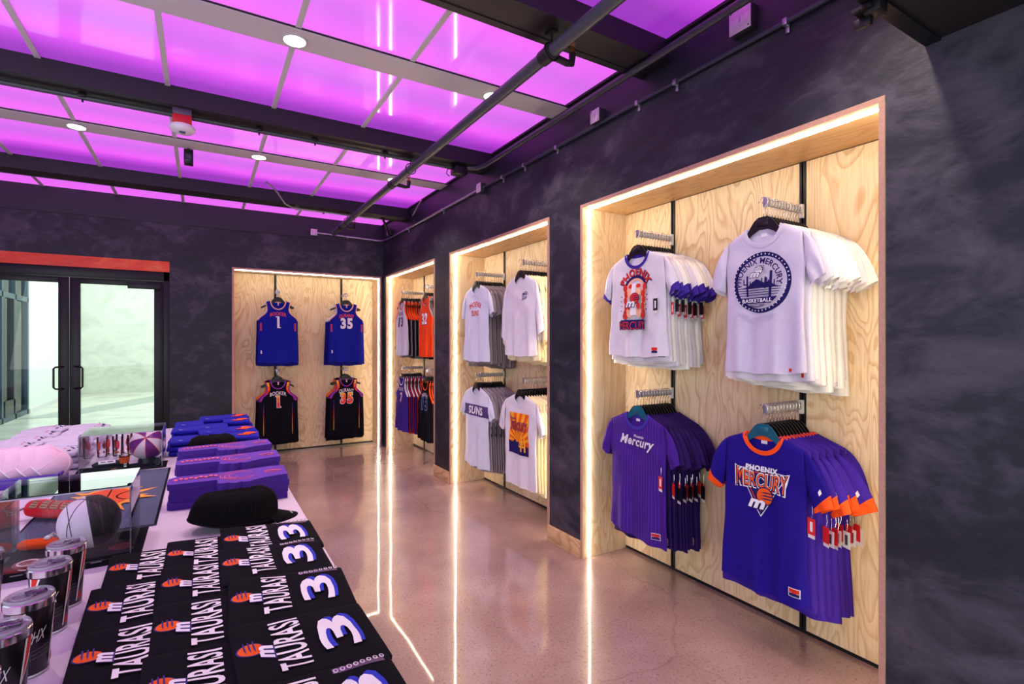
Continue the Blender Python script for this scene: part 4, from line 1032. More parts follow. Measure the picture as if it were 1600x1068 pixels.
class Fold:
    """a folded shirt: x from the collar side, y across, soft superellipse slab"""
    def __init__(s, W=.30, D=.25, H=.03, seed=0, amp=.003, lay=3):
        s.W, s.D, s.H, s.amp, s.lay = W, D, H, amp, lay; r = random.Random(seed); s.p = [r.uniform(0, 6.28) for _ in range(6)]
    def wr(s, x, y):
        e = (1-min(1, abs(2*x/s.W-1))**3)*(1-min(1, abs(2*y/s.D))**3)
        return s.amp*(math.sin(x*28+s.p[0]+y*11)+.7*math.sin(y*34+s.p[1]-x*9)+.5*math.sin((x+y)*52+s.p[2]))*e
    def out(s, x):  # half depth varies a little along x
        return s.D/2*(1+.025*math.sin(x*17+s.p[3]))
    def top(s, x, y, off=0):
        n = 6; xx = min(1, abs(2*x/s.W-1)); yy = min(1, abs(y/s.out(x)))
        e = (1-xx**n)**(1/n)*(1-yy**n)**(1/n)
        return (x, y, s.H/2+s.H/2*e+s.wr(x, y)+off)
    def mesh(s, mt, nx=18, nl=32):
        mb = MB(); vs = []; k = .3
        xs = [s.W/2*(1-math.copysign(abs(math.cos(PI*i/nx))**.45, math.cos(PI*i/nx))) for i in range(nx+1)]
        for x in xs:
            n = 6; e = max(.0, (1-min(1, abs(2*x/s.W-1))**n))**(1/n)
            for j in range(nl):
                a = 2*PI*j/nl; c, sn = math.cos(a), math.sin(a)
                y = math.copysign(abs(c)**k, c)*s.out(x)*(.94+.06*e); z = s.H/2+math.copysign(abs(sn)**k, sn)*s.H/2*e
                if sn > 0: z += s.wr(x, y)
                if abs(c) > .6: y *= 1+.012*math.cos(z/s.H*2*PI*s.lay)
                vs.append((x, y, z))
        fs = [(i*nl+j, i*nl+(j+1) % nl, (i+1)*nl+(j+1) % nl, (i+1)*nl+j) for i in range(nx) for j in range(nl)]
        fs += [tuple(range(nl)), tuple(nx*nl+j for j in range(nl))]
        return mb.add(vs, fs, mt)
BLUS = cloth('blue_number_shadow', (50, 60, 190)); STK = mat('clear_size_strip', (120, 96, 130), .2); MVB = cloth('black_tee_cotton', (14, 13, 20))
def taurasi(with_num, f):
    d = Decal(); rot = lambda cx, cy: (lambda x, y: (cx-y, cy+x))
    l = Decal(); logo(l, -.004, 0, .072, ORD, mat('deep_violet_print', (50, 36, 120), .8), WPR); l.xf(lambda x, y: (.050-y*1.15, x*1.0)); d.items += l.items
    l = Decal(); l.text('TAURASI', 0, 0, .212, .070, WPR, .02); l.xf(rot(.118, .0)); d.items += l.items
    if with_num:
        l = Decal(); l.text('3', .008, -.010, .145, .092, BLUS, .03); l.text('3', 0, 0, .142, .090, WPR, .02); l.xf(rot(.228, .0)); d.items += l.items
    return d
rowsy = {0: [2.01, 1.74, 1.47, 1.20], 1: [2.05, 1.80, 1.53, 1.27, 1.02], 2: [2.10, 1.87, 1.60, 1.31, 1.04]}
x0s = (-.262, -.108, .052)
wx = ('left', 'middle', 'right'); wy = ('farthest', 'second from the far end', 'third from the far end', 'fourth from the far end', 'nearest')
for c in range(3):
    for r, y in enumerate(rowsy[c]):
        f = Fold(W=.322 if c == 2 else .30, D=.275, H=.020, seed=100+c*7+r, amp=.0026)
        rnd = random.Random(c*10+r)
        t = thing('folded_tshirt', 'folded black tee with %s, %s column, %s' % ('name and number 3' if c == 2 else 'ball logo and name', wx[c], wy[r]), 'folded shirt',
                  (x0s[c]+rnd.uniform(-.008, .008), y, ZT+.001+.029+.014), group='folded black name tees on the near table end', rot=(R(-3.2), R(5.2 if c else 3.5), R(rnd.uniform(-3, 3))))
        # positive tilt about y lowers the right end; the far edge is raised on the next row
        t.location.z = ZT+.027
        t.rotation_euler = (R(2.2), R(4.4), t.rotation_euler.z)
        f.mesh(MVB).obj('body', t, smooth=60)
        taurasi(c == 2, f).build('name_print', t, f.top, g=.012, off=.0012)
        if c == 2 and r != 3:
            d = Decal(); z0 = .118; d.rect(.19, z0-.012, .305, z0+.006, STK)
            for k in range(8): d.disc(.197+.0145*k, z0-.003, .0055, WPR, 10, .0075); d.disc(.197+.0145*k, z0-.003, .0036, STK, 8, .0055)
            d.build('size_strip', t, f.top, g=.02, off=.0012)

# tumblers
STEEL = mat('polished_steel', (214, 210, 214), .18, 1); LIDC = mat('lid_plastic', (196, 186, 206), .08); LIDC.node_tree.nodes['Principled BSDF'].inputs['Alpha'].default_value = .5; CUPK = mat('black_powder_coat', (17, 16, 20), .3); CUPR = mat('red_cup_panel', (214, 36, 30), .35); CUPW = mat('white_cup_print', (236, 232, 236), .4)
def cupmap(a, z, off):   # a = angle in degrees, z = height
    r = .034+.0095*z/.165+off; return (r*math.cos(R(a)), r*math.sin(R(a)), z)
def tumbler():
    t = thing('tumbler', 'x', 'tumbler')
    H = .165
    MB().lathe([(.0001, 0), (.031, 0), (.034, .003), (.0435, H), (.041, H), (.033, .006), (.0001, .006)], CUPK, 40).obj('cup', t, smooth=50)
    MB().lathe([(.0335, .0015), (.0348, .0015), (.0352, .006), (.0339, .006)], CUPW, 40).obj('base_ring', t, smooth=50)
    MB().lathe([(.0437, H-.012), (.0452, H-.012), (.0458, H+.002), (.0462, H+.004), (.0445, H+.006), (.043, H+.002)], STEEL, 40).obj('rim', t, smooth=50)
    m_ = MB().lathe([(.0440, H+.005), (.0440, H+.011), (.042, H+.013), (.039, H+.009), (.0001, H+.009)], LIDC, 40)
    m_.lathe([(.020, H+.009), (.021, H+.013), (.018, H+.013), (.0175, H+.009)], LIDC, 20, (-.012, 0, 0))
    m_.obj('lid', t, smooth=50); MB().box((-.006, -.012, H+.010), (.030, .012, H+.017), clear('lid_slider', (.55, .5, .6, 1), 1.6), .003).obj('slider', t)
    d = Decal(); W = CUPW
    for a in (-250, -145, -40):
        d.poly([(a-22, .02), (a-17, .02), (a+3, .15), (a-4, .15)], W); d.poly([(a-4, .15), (a+3, .15), (a+36, .15), (a+30, .142), (a+2, .142)], W)
        d.poly([(a-17, .02), (a-10, .02), (a+6, .085), (a+6, .142), (a+2, .142)], CUPR); d.poly([(a+6, .142), (a+6, .085), (a+28, .142)], CUPR)
    for a in (-95, 20): 
        d.xf(lambda x, y: (x, y))
        l = Decal(); l.text('Phx', 0, 0, 52, .028, W, .02, shear=0); l.xf(lambda x, y, a=a: (a+x, .092+y+(x*.0004))); d.items += l.items
        for k in range(3): d.poly([(a-32, .040+k*.008), (a+36, .046+k*.008), (a+36, .0468+k*.008), (a-32, .0408+k*.008)], GREYC)
    d.build('wrap_print', t, cupmap, g=0, off=.0003, step=.00012)
    # dense mesh in angle only
    return t
def cupfix(o):
    pass
tt = tumbler()
# re-tessellate the wrap along the cup: cut wide polygons every 8 degrees before mapping
for ch in list(tt.children):
    if ch.name.startswith('wrap_print'): bpy.data.objects.remove(ch)
def wrap(root, items_fn):
    d = Decal(); items_fn(d); d.xf(lambda a, z: (a/600, z))
    return d.build('wrap_print', root, lambda a, z, off: cupmap(a*600, z, off), g=.0125, off=.0003, step=.00012)
def cup_items(d):
    W = CUPW
    for a in (-265, -145, -25):
        d.poly([(a-24, .015), (a-19, .015), (a+2, .150), (a-5, .150)], W)
        d.poly([(a+2, .150), (a-10, .072), (a+24, .150)], CUPR); d.poly([(a-10, .072), (a-12, .062), (a+30, .150), (a+24, .150)], W)
        d.poly([(a-17, .02), (a-13, .045), (a+4, .02)], CUPR)
    for a in (-90, 30, 150):
        l = Decal(); l.text('PHX', 0, 0, 44, .026, W, .0); l.xf(lambda x, y, a=a: (a+x+y*300, .092+y+x*.0002)); d.items += l.items
        for k in range(3): d.poly([(a-30, .040+k*.009), (a+40, .048+k*.009), (a+40, .0488+k*.009), (a-30, .0408+k*.009)], GREYC)
wrap(tt, cup_items)
kids = list(tt.children)
tpos = [((-.333, 1.925), 'steel-rimmed black and red tumbler at the far end of the row'), ((-.340, 1.775), 'black tumbler second from the far end of the row'),
        ((-.337, 1.572), 'black tumbler in the middle of the row beside the folded black tees'), ((-.345, 1.42), 'black tumbler second from the near end of the row'),
        ((-.352, 1.25), 'nearest black tumbler, cut by the bottom left corner of the picture'), ((-.515, 1.95), 'black tumbler standing left of the row at the picture edge'), ((-.52, 1.77), 'black tumbler left of the row, mostly outside the picture')]
for i, ((x, y), lab) in enumerate(tpos):
    rz = R((-78, -70, -50, -75, -60, -30, 0)[i]+80)
    if i == 0: tt.location = (x, y, ZT+.001); tt.rotation_euler = (0, 0, rz); tt['label'] = lab; tt['group'] = 'black tumblers on the table'
    else: dup(tt, kids, (x, y, ZT+.001), (0, 0, rz), lab, 'black tumblers on the table')

# acrylic cases
def case(x0, y0, x1, y1, h, lab):
    cx, cy = (x0+x1)/2, (y0+y1)/2; t = thing('acrylic_case', lab, 'display case', (cx, cy, ZT+.006)); a, b = (x1-x0)/2, (y1-y0)/2; q = .0045
    def pane(p0, p1):
        m_ = MB(); x0, y0, z0 = p0; x1, y1, z1 = p1; dd = [x1-x0, y1-y0, z1-z0]; ax = dd.index(min(dd))
        vs = [(x0,y0,z0),(x1,y0,z0),(x1,y1,z0),(x0,y1,z0),(x0,y0,z1),(x1,y0,z1),(x1,y1,z1),(x0,y1,z1)]
        F = {2: [(0,3,2,1),(4,5,6,7)], 1: [(0,1,5,4),(2,3,7,6)], 0: [(1,2,6,5),(3,0,4,7)]}
        for k, ff in F.items(): m_.add(vs, ff, ACRYL if k == ax else ACEDGE)
        m_.obj('pane', t, smooth=None, weld=.0001)
    pane((-a, -b, 0), (a, -b+q, h-q)); pane((-a, b-q, 0), (a, b, h-q)); pane((-a, -b+q, 0), (-a+q, b-q, h-q)); pane((a-q, -b+q, 0), (a, b-q, h-q)); pane((-a, -b, h-q), (a, b, h))
    return t
case(-.575, 2.235, -.213, 2.545, .243, 'clear acrylic case over the black and white basketball')
case(-.60, 3.76, -.205, 4.12, .215, 'clear acrylic case farther back over the purple and white basketball')
# black towels under the cases
def towel(x0, y0, x1, y1, z, mt, lab, name, cat, dec=None, th=.004, seed=0):
    W, D_ = x1-x0, y1-y0; t = thing(name, lab, cat, ((x0+x1)/2, (y0+y1)/2, z)); rn = random.Random(seed).uniform(0, 6)
    def top(x, y, o=0): return (x, y, th+.0012*math.sin(x*19+y*7+rn)+.0008*math.sin(y*31+rn)+o)
    m_ = MB(); m_.grid(lambda u, v: top((u-.5)*W, (v-.5)*D_), 20, 20, mt)
    m_.grid(lambda u, v: ((u-.5)*W, (v-.5)*D_, 0), 1, 1, mt, True)
    for k in range(4):
        def side(u, v, k=k):
            q = u-.5; x, y = [(q*W, -.5*D_), (.5*W, q*D_), (-q*W, .5*D_), (-.5*W, -q*D_)][k]
            p = top(x, y); return (x, y, p[2]*v)
        m_.grid(side, 20, 1, mt)
    m_.obj('cloth', t, smooth=40, weld=.0002)
    if dec: dec.build('printed_pattern', t, top, g=.02, off=.0006, step=.0003)
    return t
d = Decal(); d.rect(-.19, -.12, -.02, -.05, cloth('dark_red_print', (120, 30, 44))); d.ring(-.10, -.085, .022, .028, WPR, 24); d.disc(.14, -.02, .04, cloth('dark_red_print', (120, 30, 44)))
for k in range(6): d.rect(-.18+.05*k, -.158, -.15+.05*k, -.148, GREYC)
towel(-.600, 2.19, -.185, 2.56, ZT+.0005, MVB, 'black towel with dark red print lying under the nearer acrylic case', 'towel', 'towel', d)
t_ = towel(-.62, 3.735, -.185, 3.93, ZT+.0005, MVB, 'black towel under the farther acrylic case', 'towel', 'towel', seed=2)
SLATE = cloth('slate_blue_cloth', (84, 94, 116))
d = Decal(); d.rect(-.228, -.562, .228, .562, MVB); d.rect(-.219, -.553, .219, .553, SLATE)
cx, cy = 0.0, -.02; FY = cloth('flame_yellow', (255, 176, 60)); FO = cloth('flame_orange', (236, 96, 50))
rr_ = random.Random(3)
for k in range(18):
    a = R(k*20+rr_.uniform(-4, 4)); l = .21 if k % 2 else .165; ly = l*1.5
    d.poly([(cx+.11*math.cos(a-.16), cy+.17*math.sin(a-.16)), (cx+l*math.cos(a), cy+ly*math.sin(a)), (cx+.11*math.cos(a+.16), cy+.17*math.sin(a+.16))], FY)
d.disc(cx, cy, .12, FY, 32, .19); d.disc(cx, cy, .10, FO, 32, .16)
for k in (-1, 0, 1): d.ring(cx+.13*k, cy, .09, .097, MVB, 24, 100 if k > 0 else -80, 260 if k > 0 else 80) if k else d.rect(cx-.003, cy-.16, cx+.003, cy+.16, MVB)
d.rect(-.219, .18, .219, .1825, MVB)
towel(-.618, 2.565, -.160, 3.70, ZT+.0005, SLATE, 'slate blue bandana with black border and a flaming ball print', 'bandana', 'bandana', d, seed=5)

# basketballs
def ball(c, r, cols, seam, rot, lab, n=8, extra=None):
    t = thing('basketball', lab, 'basketball', c, rot=rot); m_ = MB(); nu, nv = 48, 24
    vs = [(0, 0, r)]+[(r*math.sin(PI*j/nv)*math.cos(2*PI*i/nu), r*math.sin(PI*j/nv)*math.sin(2*PI*i/nu), r*math.cos(PI*j/nv)) for j in range(1, nv) for i in range(nu)]+[(0, 0, -r)]
    def cm(i, j): return cols[(i*n//nu) % len(cols)]
    for i in range(nu): m_.add([vs[0], vs[1+i], vs[1+(i+1) % nu]], [(0, 1, 2)], cm(i, 0))
    for j in range(nv-2):
        for i in range(nu):
            a, b = 1+j*nu+i, 1+j*nu+(i+1) % nu; m_.add([vs[a], vs[a+nu], vs[b+nu], vs[b]], [(0, 1, 2, 3)], cm(i, j))
    for i in range(nu): m_.add([vs[-1], vs[1+(nv-2)*nu+(i+1) % nu], vs[1+(nv-2)*nu+i]], [(0, 1, 2)], cm(i, nv))
    m_.obj('ball_skin', t, smooth=180, weld=.0001)
    sm_ = MB()
    if n == 8 and len(cols) == 8 or len(cols) == 2 and n > 2:
        for k in range(n//2 if n > 2 else 2):
            a = 2*PI*k/n; sm_.tube([(r*1.001*math.sin(b)*math.cos(a), r*1.001*math.sin(b)*math.sin(a), r*1.001*math.cos(b)) for b in [2*PI*q/64 for q in range(64)]], .0014, seam, 6, closed=True)
    else:
        for k in range(2):
            a = PI/2*k+PI/4; sm_.tube([(r*1.001*math.sin(b)*math.cos(a), r*1.001*math.sin(b)*math.sin(a), r*1.001*math.cos(b)) for b in [2*PI*q/64 for q in range(64)]], .0014, seam, 6, closed=True)
        for sg in (-1, 1):
            sm_.tube([(r*1.001*math.cos(q)*.80, r*1.001*sg*(.6*math.cos(q)**2+.0)*1.0, 0) if 0 else ((lambda v: tuple(v*(r*1.001)))(Vector((math.cos(q)*.78, sg*.55, math.sin(q)*.78)).normalized())) for q in [2*PI*k/64 for k in range(64)]], .0014, seam, 6, closed=True)
    sm_.obj('seams', t, smooth=180)
    if extra:
        extra.build('ball_print', t, lambda a, b, o: ((r+o)*math.cos(b)*math.cos(a), (r+o)*math.cos(b)*math.sin(a), (r+o)*math.sin(b)), g=.1, off=.0008)
    return t
BW, BK, BPU = mat('ball_white', (232, 216, 232), .4), mat('ball_black', (18, 16, 22), .4, bump=.6, bscale=900), mat('ball_purple', (104, 26, 128), .35)
BL_, SEAMR, SEAMK = mat('ball_pale_lilac', (206, 200, 238), .35), mat('seam_red', (232, 60, 60), .4), mat('seam_dark', (26, 24, 30), .5)
TEALP = mat('teal_print', (30, 150, 190), .5)
d = Decal(); d.text('Wilson', 3.95, -.02, .80, .20, TEALP, .03, shear=.2); d.text('W', 5.5, -.1, .26, .22, GREYC, .0)
ball((-.350, 2.40, ZT+.006+.0935), .093, [BK, BW], SEAMK, (R(8), R(16), R(-78)), 'half white, half black basketball in the nearer case', n=2, extra=d)
ball((-.292, 3.93, ZT+.006+.0945+.018), .094, [BPU, BW], SEAMR, (R(58), R(0), R(-2)), 'basketball of purple and white panels with red seams', n=8)
# stand ring under the purple ball
tag(MB().lathe([(.045, 0), (.05, 0), (.046, .026), (.042, .026)], BLK, 24).obj('ball_stand', loc=(-.292, 3.93, ZT+.006)), 'black ring stand under the purple and white basketball', 'stand')
# small souvenirs
RC = cloth('red_quilted_cloth', (214, 24, 34)); BR = mat('brown_leather', (112, 62, 46), .5); BEI = cloth('beige_patch', (196, 140, 96))
t = thing('rolled_scarf', 'red rolled cloth souvenir with beige lettering blocks and brown strap', 'scarf', (-.53, 2.86, ZT+.046), rz=R(-38))
MB().tube([(-.12, 0, 0), (-.115, 0, 0), (-.06, 0, .002), (0, 0, 0), (.07, 0, .002), (.12, 0, 0), (.125, 0, 0)], [.02, .033, .038, .036, .038, .036, .025], RC, 20).obj('roll', t, smooth=60)
for k in range(4):
    d = Decal(); a0 = -.09+.048*k; d.rect(a0, 20, a0+.040, 85, SEAMK); d.rect(a0+.003, 24, a0+.037, 81, BEI)
    for q in range(3): d.rect(a0+.007, 32+16*q, a0+.033, 38+16*q, SEAMK)
    d.xf(lambda x, a: (x, a/1000)); d.build('letter_patch', t, lambda x, a, o: (x, -(.0385+o)*math.cos(R(a*1000)), (.0385+o)*math.sin(R(a*1000))), g=.012, off=.0004, step=.0004)
MB().tube([(-.118, -.01, .01), (-.14, -.03, .0), (-.15, -.045, -.03), (-.155, -.05, -.044)], .008, BR, 8, ell=(1.6, .5)).obj('strap', t, smooth=60)
t = thing('pouch', 'small orange pouch with a white clip lying in the nearer case', 'pouch', (-.505, 2.47, ZT+.026), rz=R(-14))
MB().lathe([(.0001, -.06), (.012, -.058), (.021, -.045), (.023, 0), (.021, .045), (.012, .058), (.0001, .06)], cloth('orange_neoprene', (248, 84, 30)), 20).obj('pouch_body', t, smooth=60)
t.children[0].rotation_euler = (0, R(90), 0); t.children[0].scale = (.8, 1.2, 1)
MB().box((.02, -.012, .016), (.04, .012, .026), WP, .003).tube([(.03, 0, .026), (.045, 0, .036), (.06, 0, .02)], .002, WIRE, 6).obj('clip', t)
t = thing('badge', 'round dark red badge with a white ring, lying in the nearer case', 'badge', (-.50, 2.315, ZT+.007))
MB().lathe([(.0001, 0), (.038, 0), (.04, .003), (.038, .006), (.0001, .006)], mat('dark_red_enamel', (140, 34, 50), .3), 32).obj('disc', t); MB().lathe([(.024, .006), (.029, .006), (.029, .0075), (.024, .0075), (.024, .006)], WP, 32).obj('ring', t)
SG = clear('shot_glass', (.95, .9, .92, 1), 1.5)
t = thing('shot_glass', 'small clear glass with orange print in the farther case', 'glass', (-.400, 3.86, ZT+.006))
MB().lathe([(.0001, 0), (.02, 0), (.028, .07), (.0265, .07), (.019, .01), (.0001, .01)], SG, 28).obj('glass_body', t, smooth=50); MB().lathe([(.0225, .022), (.0272, .058)], ORD, 28).obj('orange_band', t, smooth=50)
t = thing('shot_glass', 'dark shot glass at the right front corner of the farther case', 'glass', (-.235, 3.81, ZT+.006))
MB().lathe([(.0001, 0), (.018, 0), (.022, .05), (.0205, .05), (.017, .008), (.0001, .008)], SG, 24).obj('glass_body', t, smooth=50); MB().lathe([(.0185, .012), (.0212, .04)], mat('dark_green_band', (40, 66, 60), .4), 24).obj('dark_band', t, smooth=50)
t = thing('marker_tube', 'black tube with a white label in the farther case', 'tube', (-.475, 3.87, ZT+.028), rz=R(8))
MB().tube([(-.08, 0, 0), (-.06, 0, 0), (.03, 0, 0), (.07, 0, 0)], [.006, .018, .02, .02], BLK, 18).obj('tube_body', t, smooth=50)
d = Decal(); d.rect(-.05, .01, .03, .05, WPR); d.text('BALL DUES', -.01, .03, .065, .014, BLKC, .02); d.items.pop(); d.rect(-.04, .024, -.016, .034, SEAMK); d.rect(-.008, .024, .02, .034, SEAMK)
d.build('tube_label', t, lambda x, a, o: (x, -(.0205+o)*math.cos(a*30), (.0205+o)*math.sin(a*30)), g=.01, off=.0004, step=.0003)
t = thing('keychain', 'dark chain with a copper charm lying flat in the farther case', 'keychain', (-.46, 3.80, ZT+.006))
MB().tube([(-.05, 0, .004), (-.03, .01, .004), (0, -.004, .004), (.03, .006, .004), (.06, 0, .004)], .004, BLK, 8).obj('chain', t, smooth=60); MB().lathe([(.0001, 0), (.016, 0), (.016, .006), (.0001, .006)], mat('copper', (200, 140, 110), .3, .8), 20, (.02, -.02, 0)).obj('charm', t)
t = thing('paper_cup', 'purple-lidded red cup at the left picture edge', 'cup', (-.700, 2.72, ZT+.001))
MB().lathe([(.0001, 0), (.03, 0), (.042, .11), (.0001, .11)], mat('cup_red', (190, 24, 60), .4), 32).obj('cup_body', t, smooth=50); MB().lathe([(.044, .105), (.047, .11), (.047, .125), (.042, .13), (.0001, .13)], mat('cup_lid_purple', (84, 40, 160), .3), 32).obj('lid', t, smooth=50)

# clear glasses with red print behind the farther case
GL = clear('drinking_glass', (.96, .95, .97, 1), 1.5); RP = mat('red_glass_print', (236, 70, 60), .4)
t0 = thing('drinking_glass', 'x', 'glass'); 
MB().lathe([(.0001, 0), (.024, 0), (.027, .004), (.031, .13), (.0295, .13), (.0255, .012), (.0001, .010)], GL, 28).obj('glass_body', t0, smooth=50)
d = Decal()
for a in (-120, -20, 80): d.disc((a)/600, .075, .028, RP, 18, .03); d.rect((a-10)/600, .02, (a+10)/600, .035, RP)
d.build('glass_print', t0, lambda a, z, o: ((.0268+.0042*z/.13+o)*math.cos(R(a*600)), (.0268+.0042*z/.13+o)*math.sin(R(a*600)), z), g=.012, off=.0005)
kk = list(t0.children); q = 0
gpos = [(-.56, 4.28), (-.48, 4.28), (-.40, 4.28), (-.32, 4.28), (-.52, 4.38), (-.44, 4.38), (-.36, 4.38), (-.28, 4.38)]
for i, (x, y) in enumerate(gpos):
    lab = 'clear glass with red print behind the farther case, %s of the %s row' % (('first', 'second', 'third', 'fourth')[i % 4]+' from left', 'front' if i < 4 else 'back')
    if i == 0: t0.location = (x, y, ZT+.001); t0['label'] = lab; t0['group'] = 'printed glasses behind the farther case'
    else: dup(t0, kk, (x, y, ZT+.001), (0, 0, i*.7), lab, 'printed glasses behind the farther case')

# foam fingers
FS, FT = mat('purple_foam', (62, 24, 138), .85, bump=.3, bscale=700), mat('purple_foam_face', (96, 48, 168), .85)
FOR = mat('coral_foam_print', (226, 96, 110), .8)
def arc(cx, cy, r, a0, a1, n=6): return [(cx+r*math.cos(R(a0+(a1-a0)*i/n)), cy+r*math.sin(R(a0+(a1-a0)*i/n))) for i in range(n+1)]
outl = [(0, .12), (0, .03)]+arc(.03, .03, .03, 180, 270, 4)+[(.19, 0), (.198, -.01)]+arc(.222, -.055, .026, 150, 300, 6)+arc(.268, -.070, .026, 200, 320, 6)+arc(.316, -.070, .026, 210, 330, 6)+[(.36, -.070), (.40, -.05), (.45, -.038), (.492, -.034), (.492, .165), (.43, .178), (.34, .160), (.25, .150), (.03, .150)]
def foam(topp):
    t = thing('foam_finger', 'x', 'foam finger')
    m_ = MB(); m_.prism(outl, 0, .0285, FS); o = m_.obj('foam_body', t, smooth=40)
    o.data.materials.append(FT)
    for p in o.data.polygons:
        if abs(p.normal.z) > .9: p.material_index = 1
    if topp:
        d = Decal()
        for k in range(3): d.ring(.30, .05, .055+.018*k, .059+.018*k, FOR, 24, 40+20*k, 330-20*k)
        d.disc(.43, .06, .035, FOR, 20, .026); d.disc(.43, .06, .026, FT, 20, .018)
        for k in range(9): d.disc(.03+.02*k, .075+.012*(k % 2), .008, FOR, 8, .02)
        d.ring(.25, .02, .03, .034, FOR, 16, 180, 360)
        d.poly([(.41, .055), (.47, .048), (.475, .058), (.42, .066)], FOR)
        d.build('foam_print', t, lambda x, y, o: (x, y, .0285+o), g=0, off=.0006, step=.0003)
    return t
ff = foam(False); fk = list(ff.children); ft = foam(True); ftk = list(ft.children); u1 = u2 = False
for s_, (x, y, rz, nm, n_) in enumerate(((-.132, 2.752, -1, 'nearest', 4), (-.118, 3.17, 0, 'middle', 4), (-.122, 3.56, 1.5, 'farthest', 4))):
    for k in range(n_):
        loc = (x+.004*((k*7+s_) % 3-1), y+.004*((k*5) % 3-1), ZT+.001+.0292*k); rot = (0, 0, R(rz+((k*3+s_) % 3-1)*.8))
        lab = 'purple foam finger, %s of the %s stack' % (('bottom one', 'second from bottom', 'third from bottom', 'printed top one')[k], nm)
        if k == n_-1:
            if not u2: ft.location = loc; ft.rotation_euler = rot; ft['label'] = lab; ft['group'] = 'purple foam fingers'; u2 = True
            else: dup(ft, ftk, loc, rot, lab, 'purple foam fingers')
        elif not u1: ff.location = loc; ff.rotation_euler = rot; ff['label'] = lab; ff['group'] = 'purple foam fingers'; u1 = True
        else: dup(ff, fk, loc, rot, lab, 'purple foam fingers')

# caps nested in rows
def cap(mt, st, brim=True, name='cap'):
    t = thing(name, 'x', 'cap')
    def cr(u, v):
        a = 2*PI*u; b = PI/2*(1-v*.985); r = .098*math.sin(PI/2*(v)**.92)
        x = r*1.08*math.cos(a); y = r*.90*math.sin(a); z = .118*(1-(v)**2.6)**.9
        z += .010*math.cos(a)*(1-v); rr = 1+.012*abs(math.sin(3*a))*v; return (x*rr, y*rr, z)
    m_ = MB(); m_.grid(cr, 48, 12, mt)
    def ci(u, v): p = cr(u, v); return (p[0]*.975, p[1]*.975, p[2]-.002)
    m_.grid(ci, 48, 12, mt, True); m_.obj('crown', t, smooth=180, weld=.0003)
    m_ = MB()
    for k in range(6): m_.tube([tuple(c*1.006 for c in cr(k/6+1/12, v/10)) for v in range(1, 11)], .0012, st, 5)
    m_.obj('seams', t, smooth=180)
    MB().tube([cr(k/36, 1) for k in range(36)], .0032, st, 6, closed=True).obj('sweatband', t, smooth=180)
    MB().lathe([(.0001, .124), (.006, .123), (.008, .118), (.007, .114)], mt, 12, (.006, 0, 0)).obj('button', t, smooth=60)
    if brim:
        m_ = MB()
        def br(u, v, o):
            a = R(-62+124*u); r0 = .100; ex = .082*math.cos(a*1.15)**.6*v
            x = r0*1.07*math.cos(a)+ex; y = r0*.90*math.sin(a)*(1+.04*v); z = .006-.55*y*y*10*.35*v+.012*math.cos(a)*v*0+o-.008*v; return (x, y, z+.010*(1-v))
        m_.grid(lambda u, v: br(u, v, .002), 20, 6, mt); m_.grid(lambda u, v: br(u, v, -.001), 20, 6, mt, True)
        e = [br(i/20, 1, .0005) for i in range(21)]; m_.tube(e, .0022, mt, 6)
        m_.obj('brim', t, smooth=180)
    return t
CAPK = cloth('black_cap_twill', (10, 9, 11)); SEAMC = cloth('black_seam', (22, 21, 25)); CAPW = cloth('white_cap_twill', (232, 196, 220)); SEAMW = cloth('white_seam', (250, 236, 250))
def caprow(mt, st, p0, n, dx, tilt, labs, grp, rz=0, brim=True, extra=None):
    c0 = cap(mt, st, brim); ck = list(c0.children)
    if extra: extra(c0)
    for i in range(n):
        loc = (p0[0]-dx*i*math.cos(rz), p0[1]-dx*i*math.sin(rz), p0[2]+(0 if not tilt else .010+.0012*i)); rot = (0, R(tilt if i else tilt*.4), rz)
        lab = labs % (('foremost', 'second', 'third', 'fourth', 'fifth', 'sixth', 'seventh', 'eighth')[i])
        if i == 0: c0.location = loc; c0.rotation_euler = rot; c0['label'] = lab; c0['group'] = grp
        else: dup(c0, ck, loc, rot, lab, grp)
def star(t):
    d = Decal(); d.text('PHX', 0, 0, .032, .014, WPR, .03)
    d.build('brim_mark', t, lambda x, y, o: (.155+y*.4, x-.03, .012+o), g=0, off=.001)
caprow(CAPK, SEAMC, (.172, 2.415, ZT+.012), 6, .024, 14, 'black cap nested in the nearer row of caps, %s from its brim end', 'black caps in front of the foam fingers', rz=R(6), extra=star)
caprow(CAPK, SEAMC, (.10, 3.93, ZT+.012), 5, .022, 14, 'black cap in the row behind the foam fingers, %s from its brim end', 'black caps behind the foam fingers', rz=R(2))
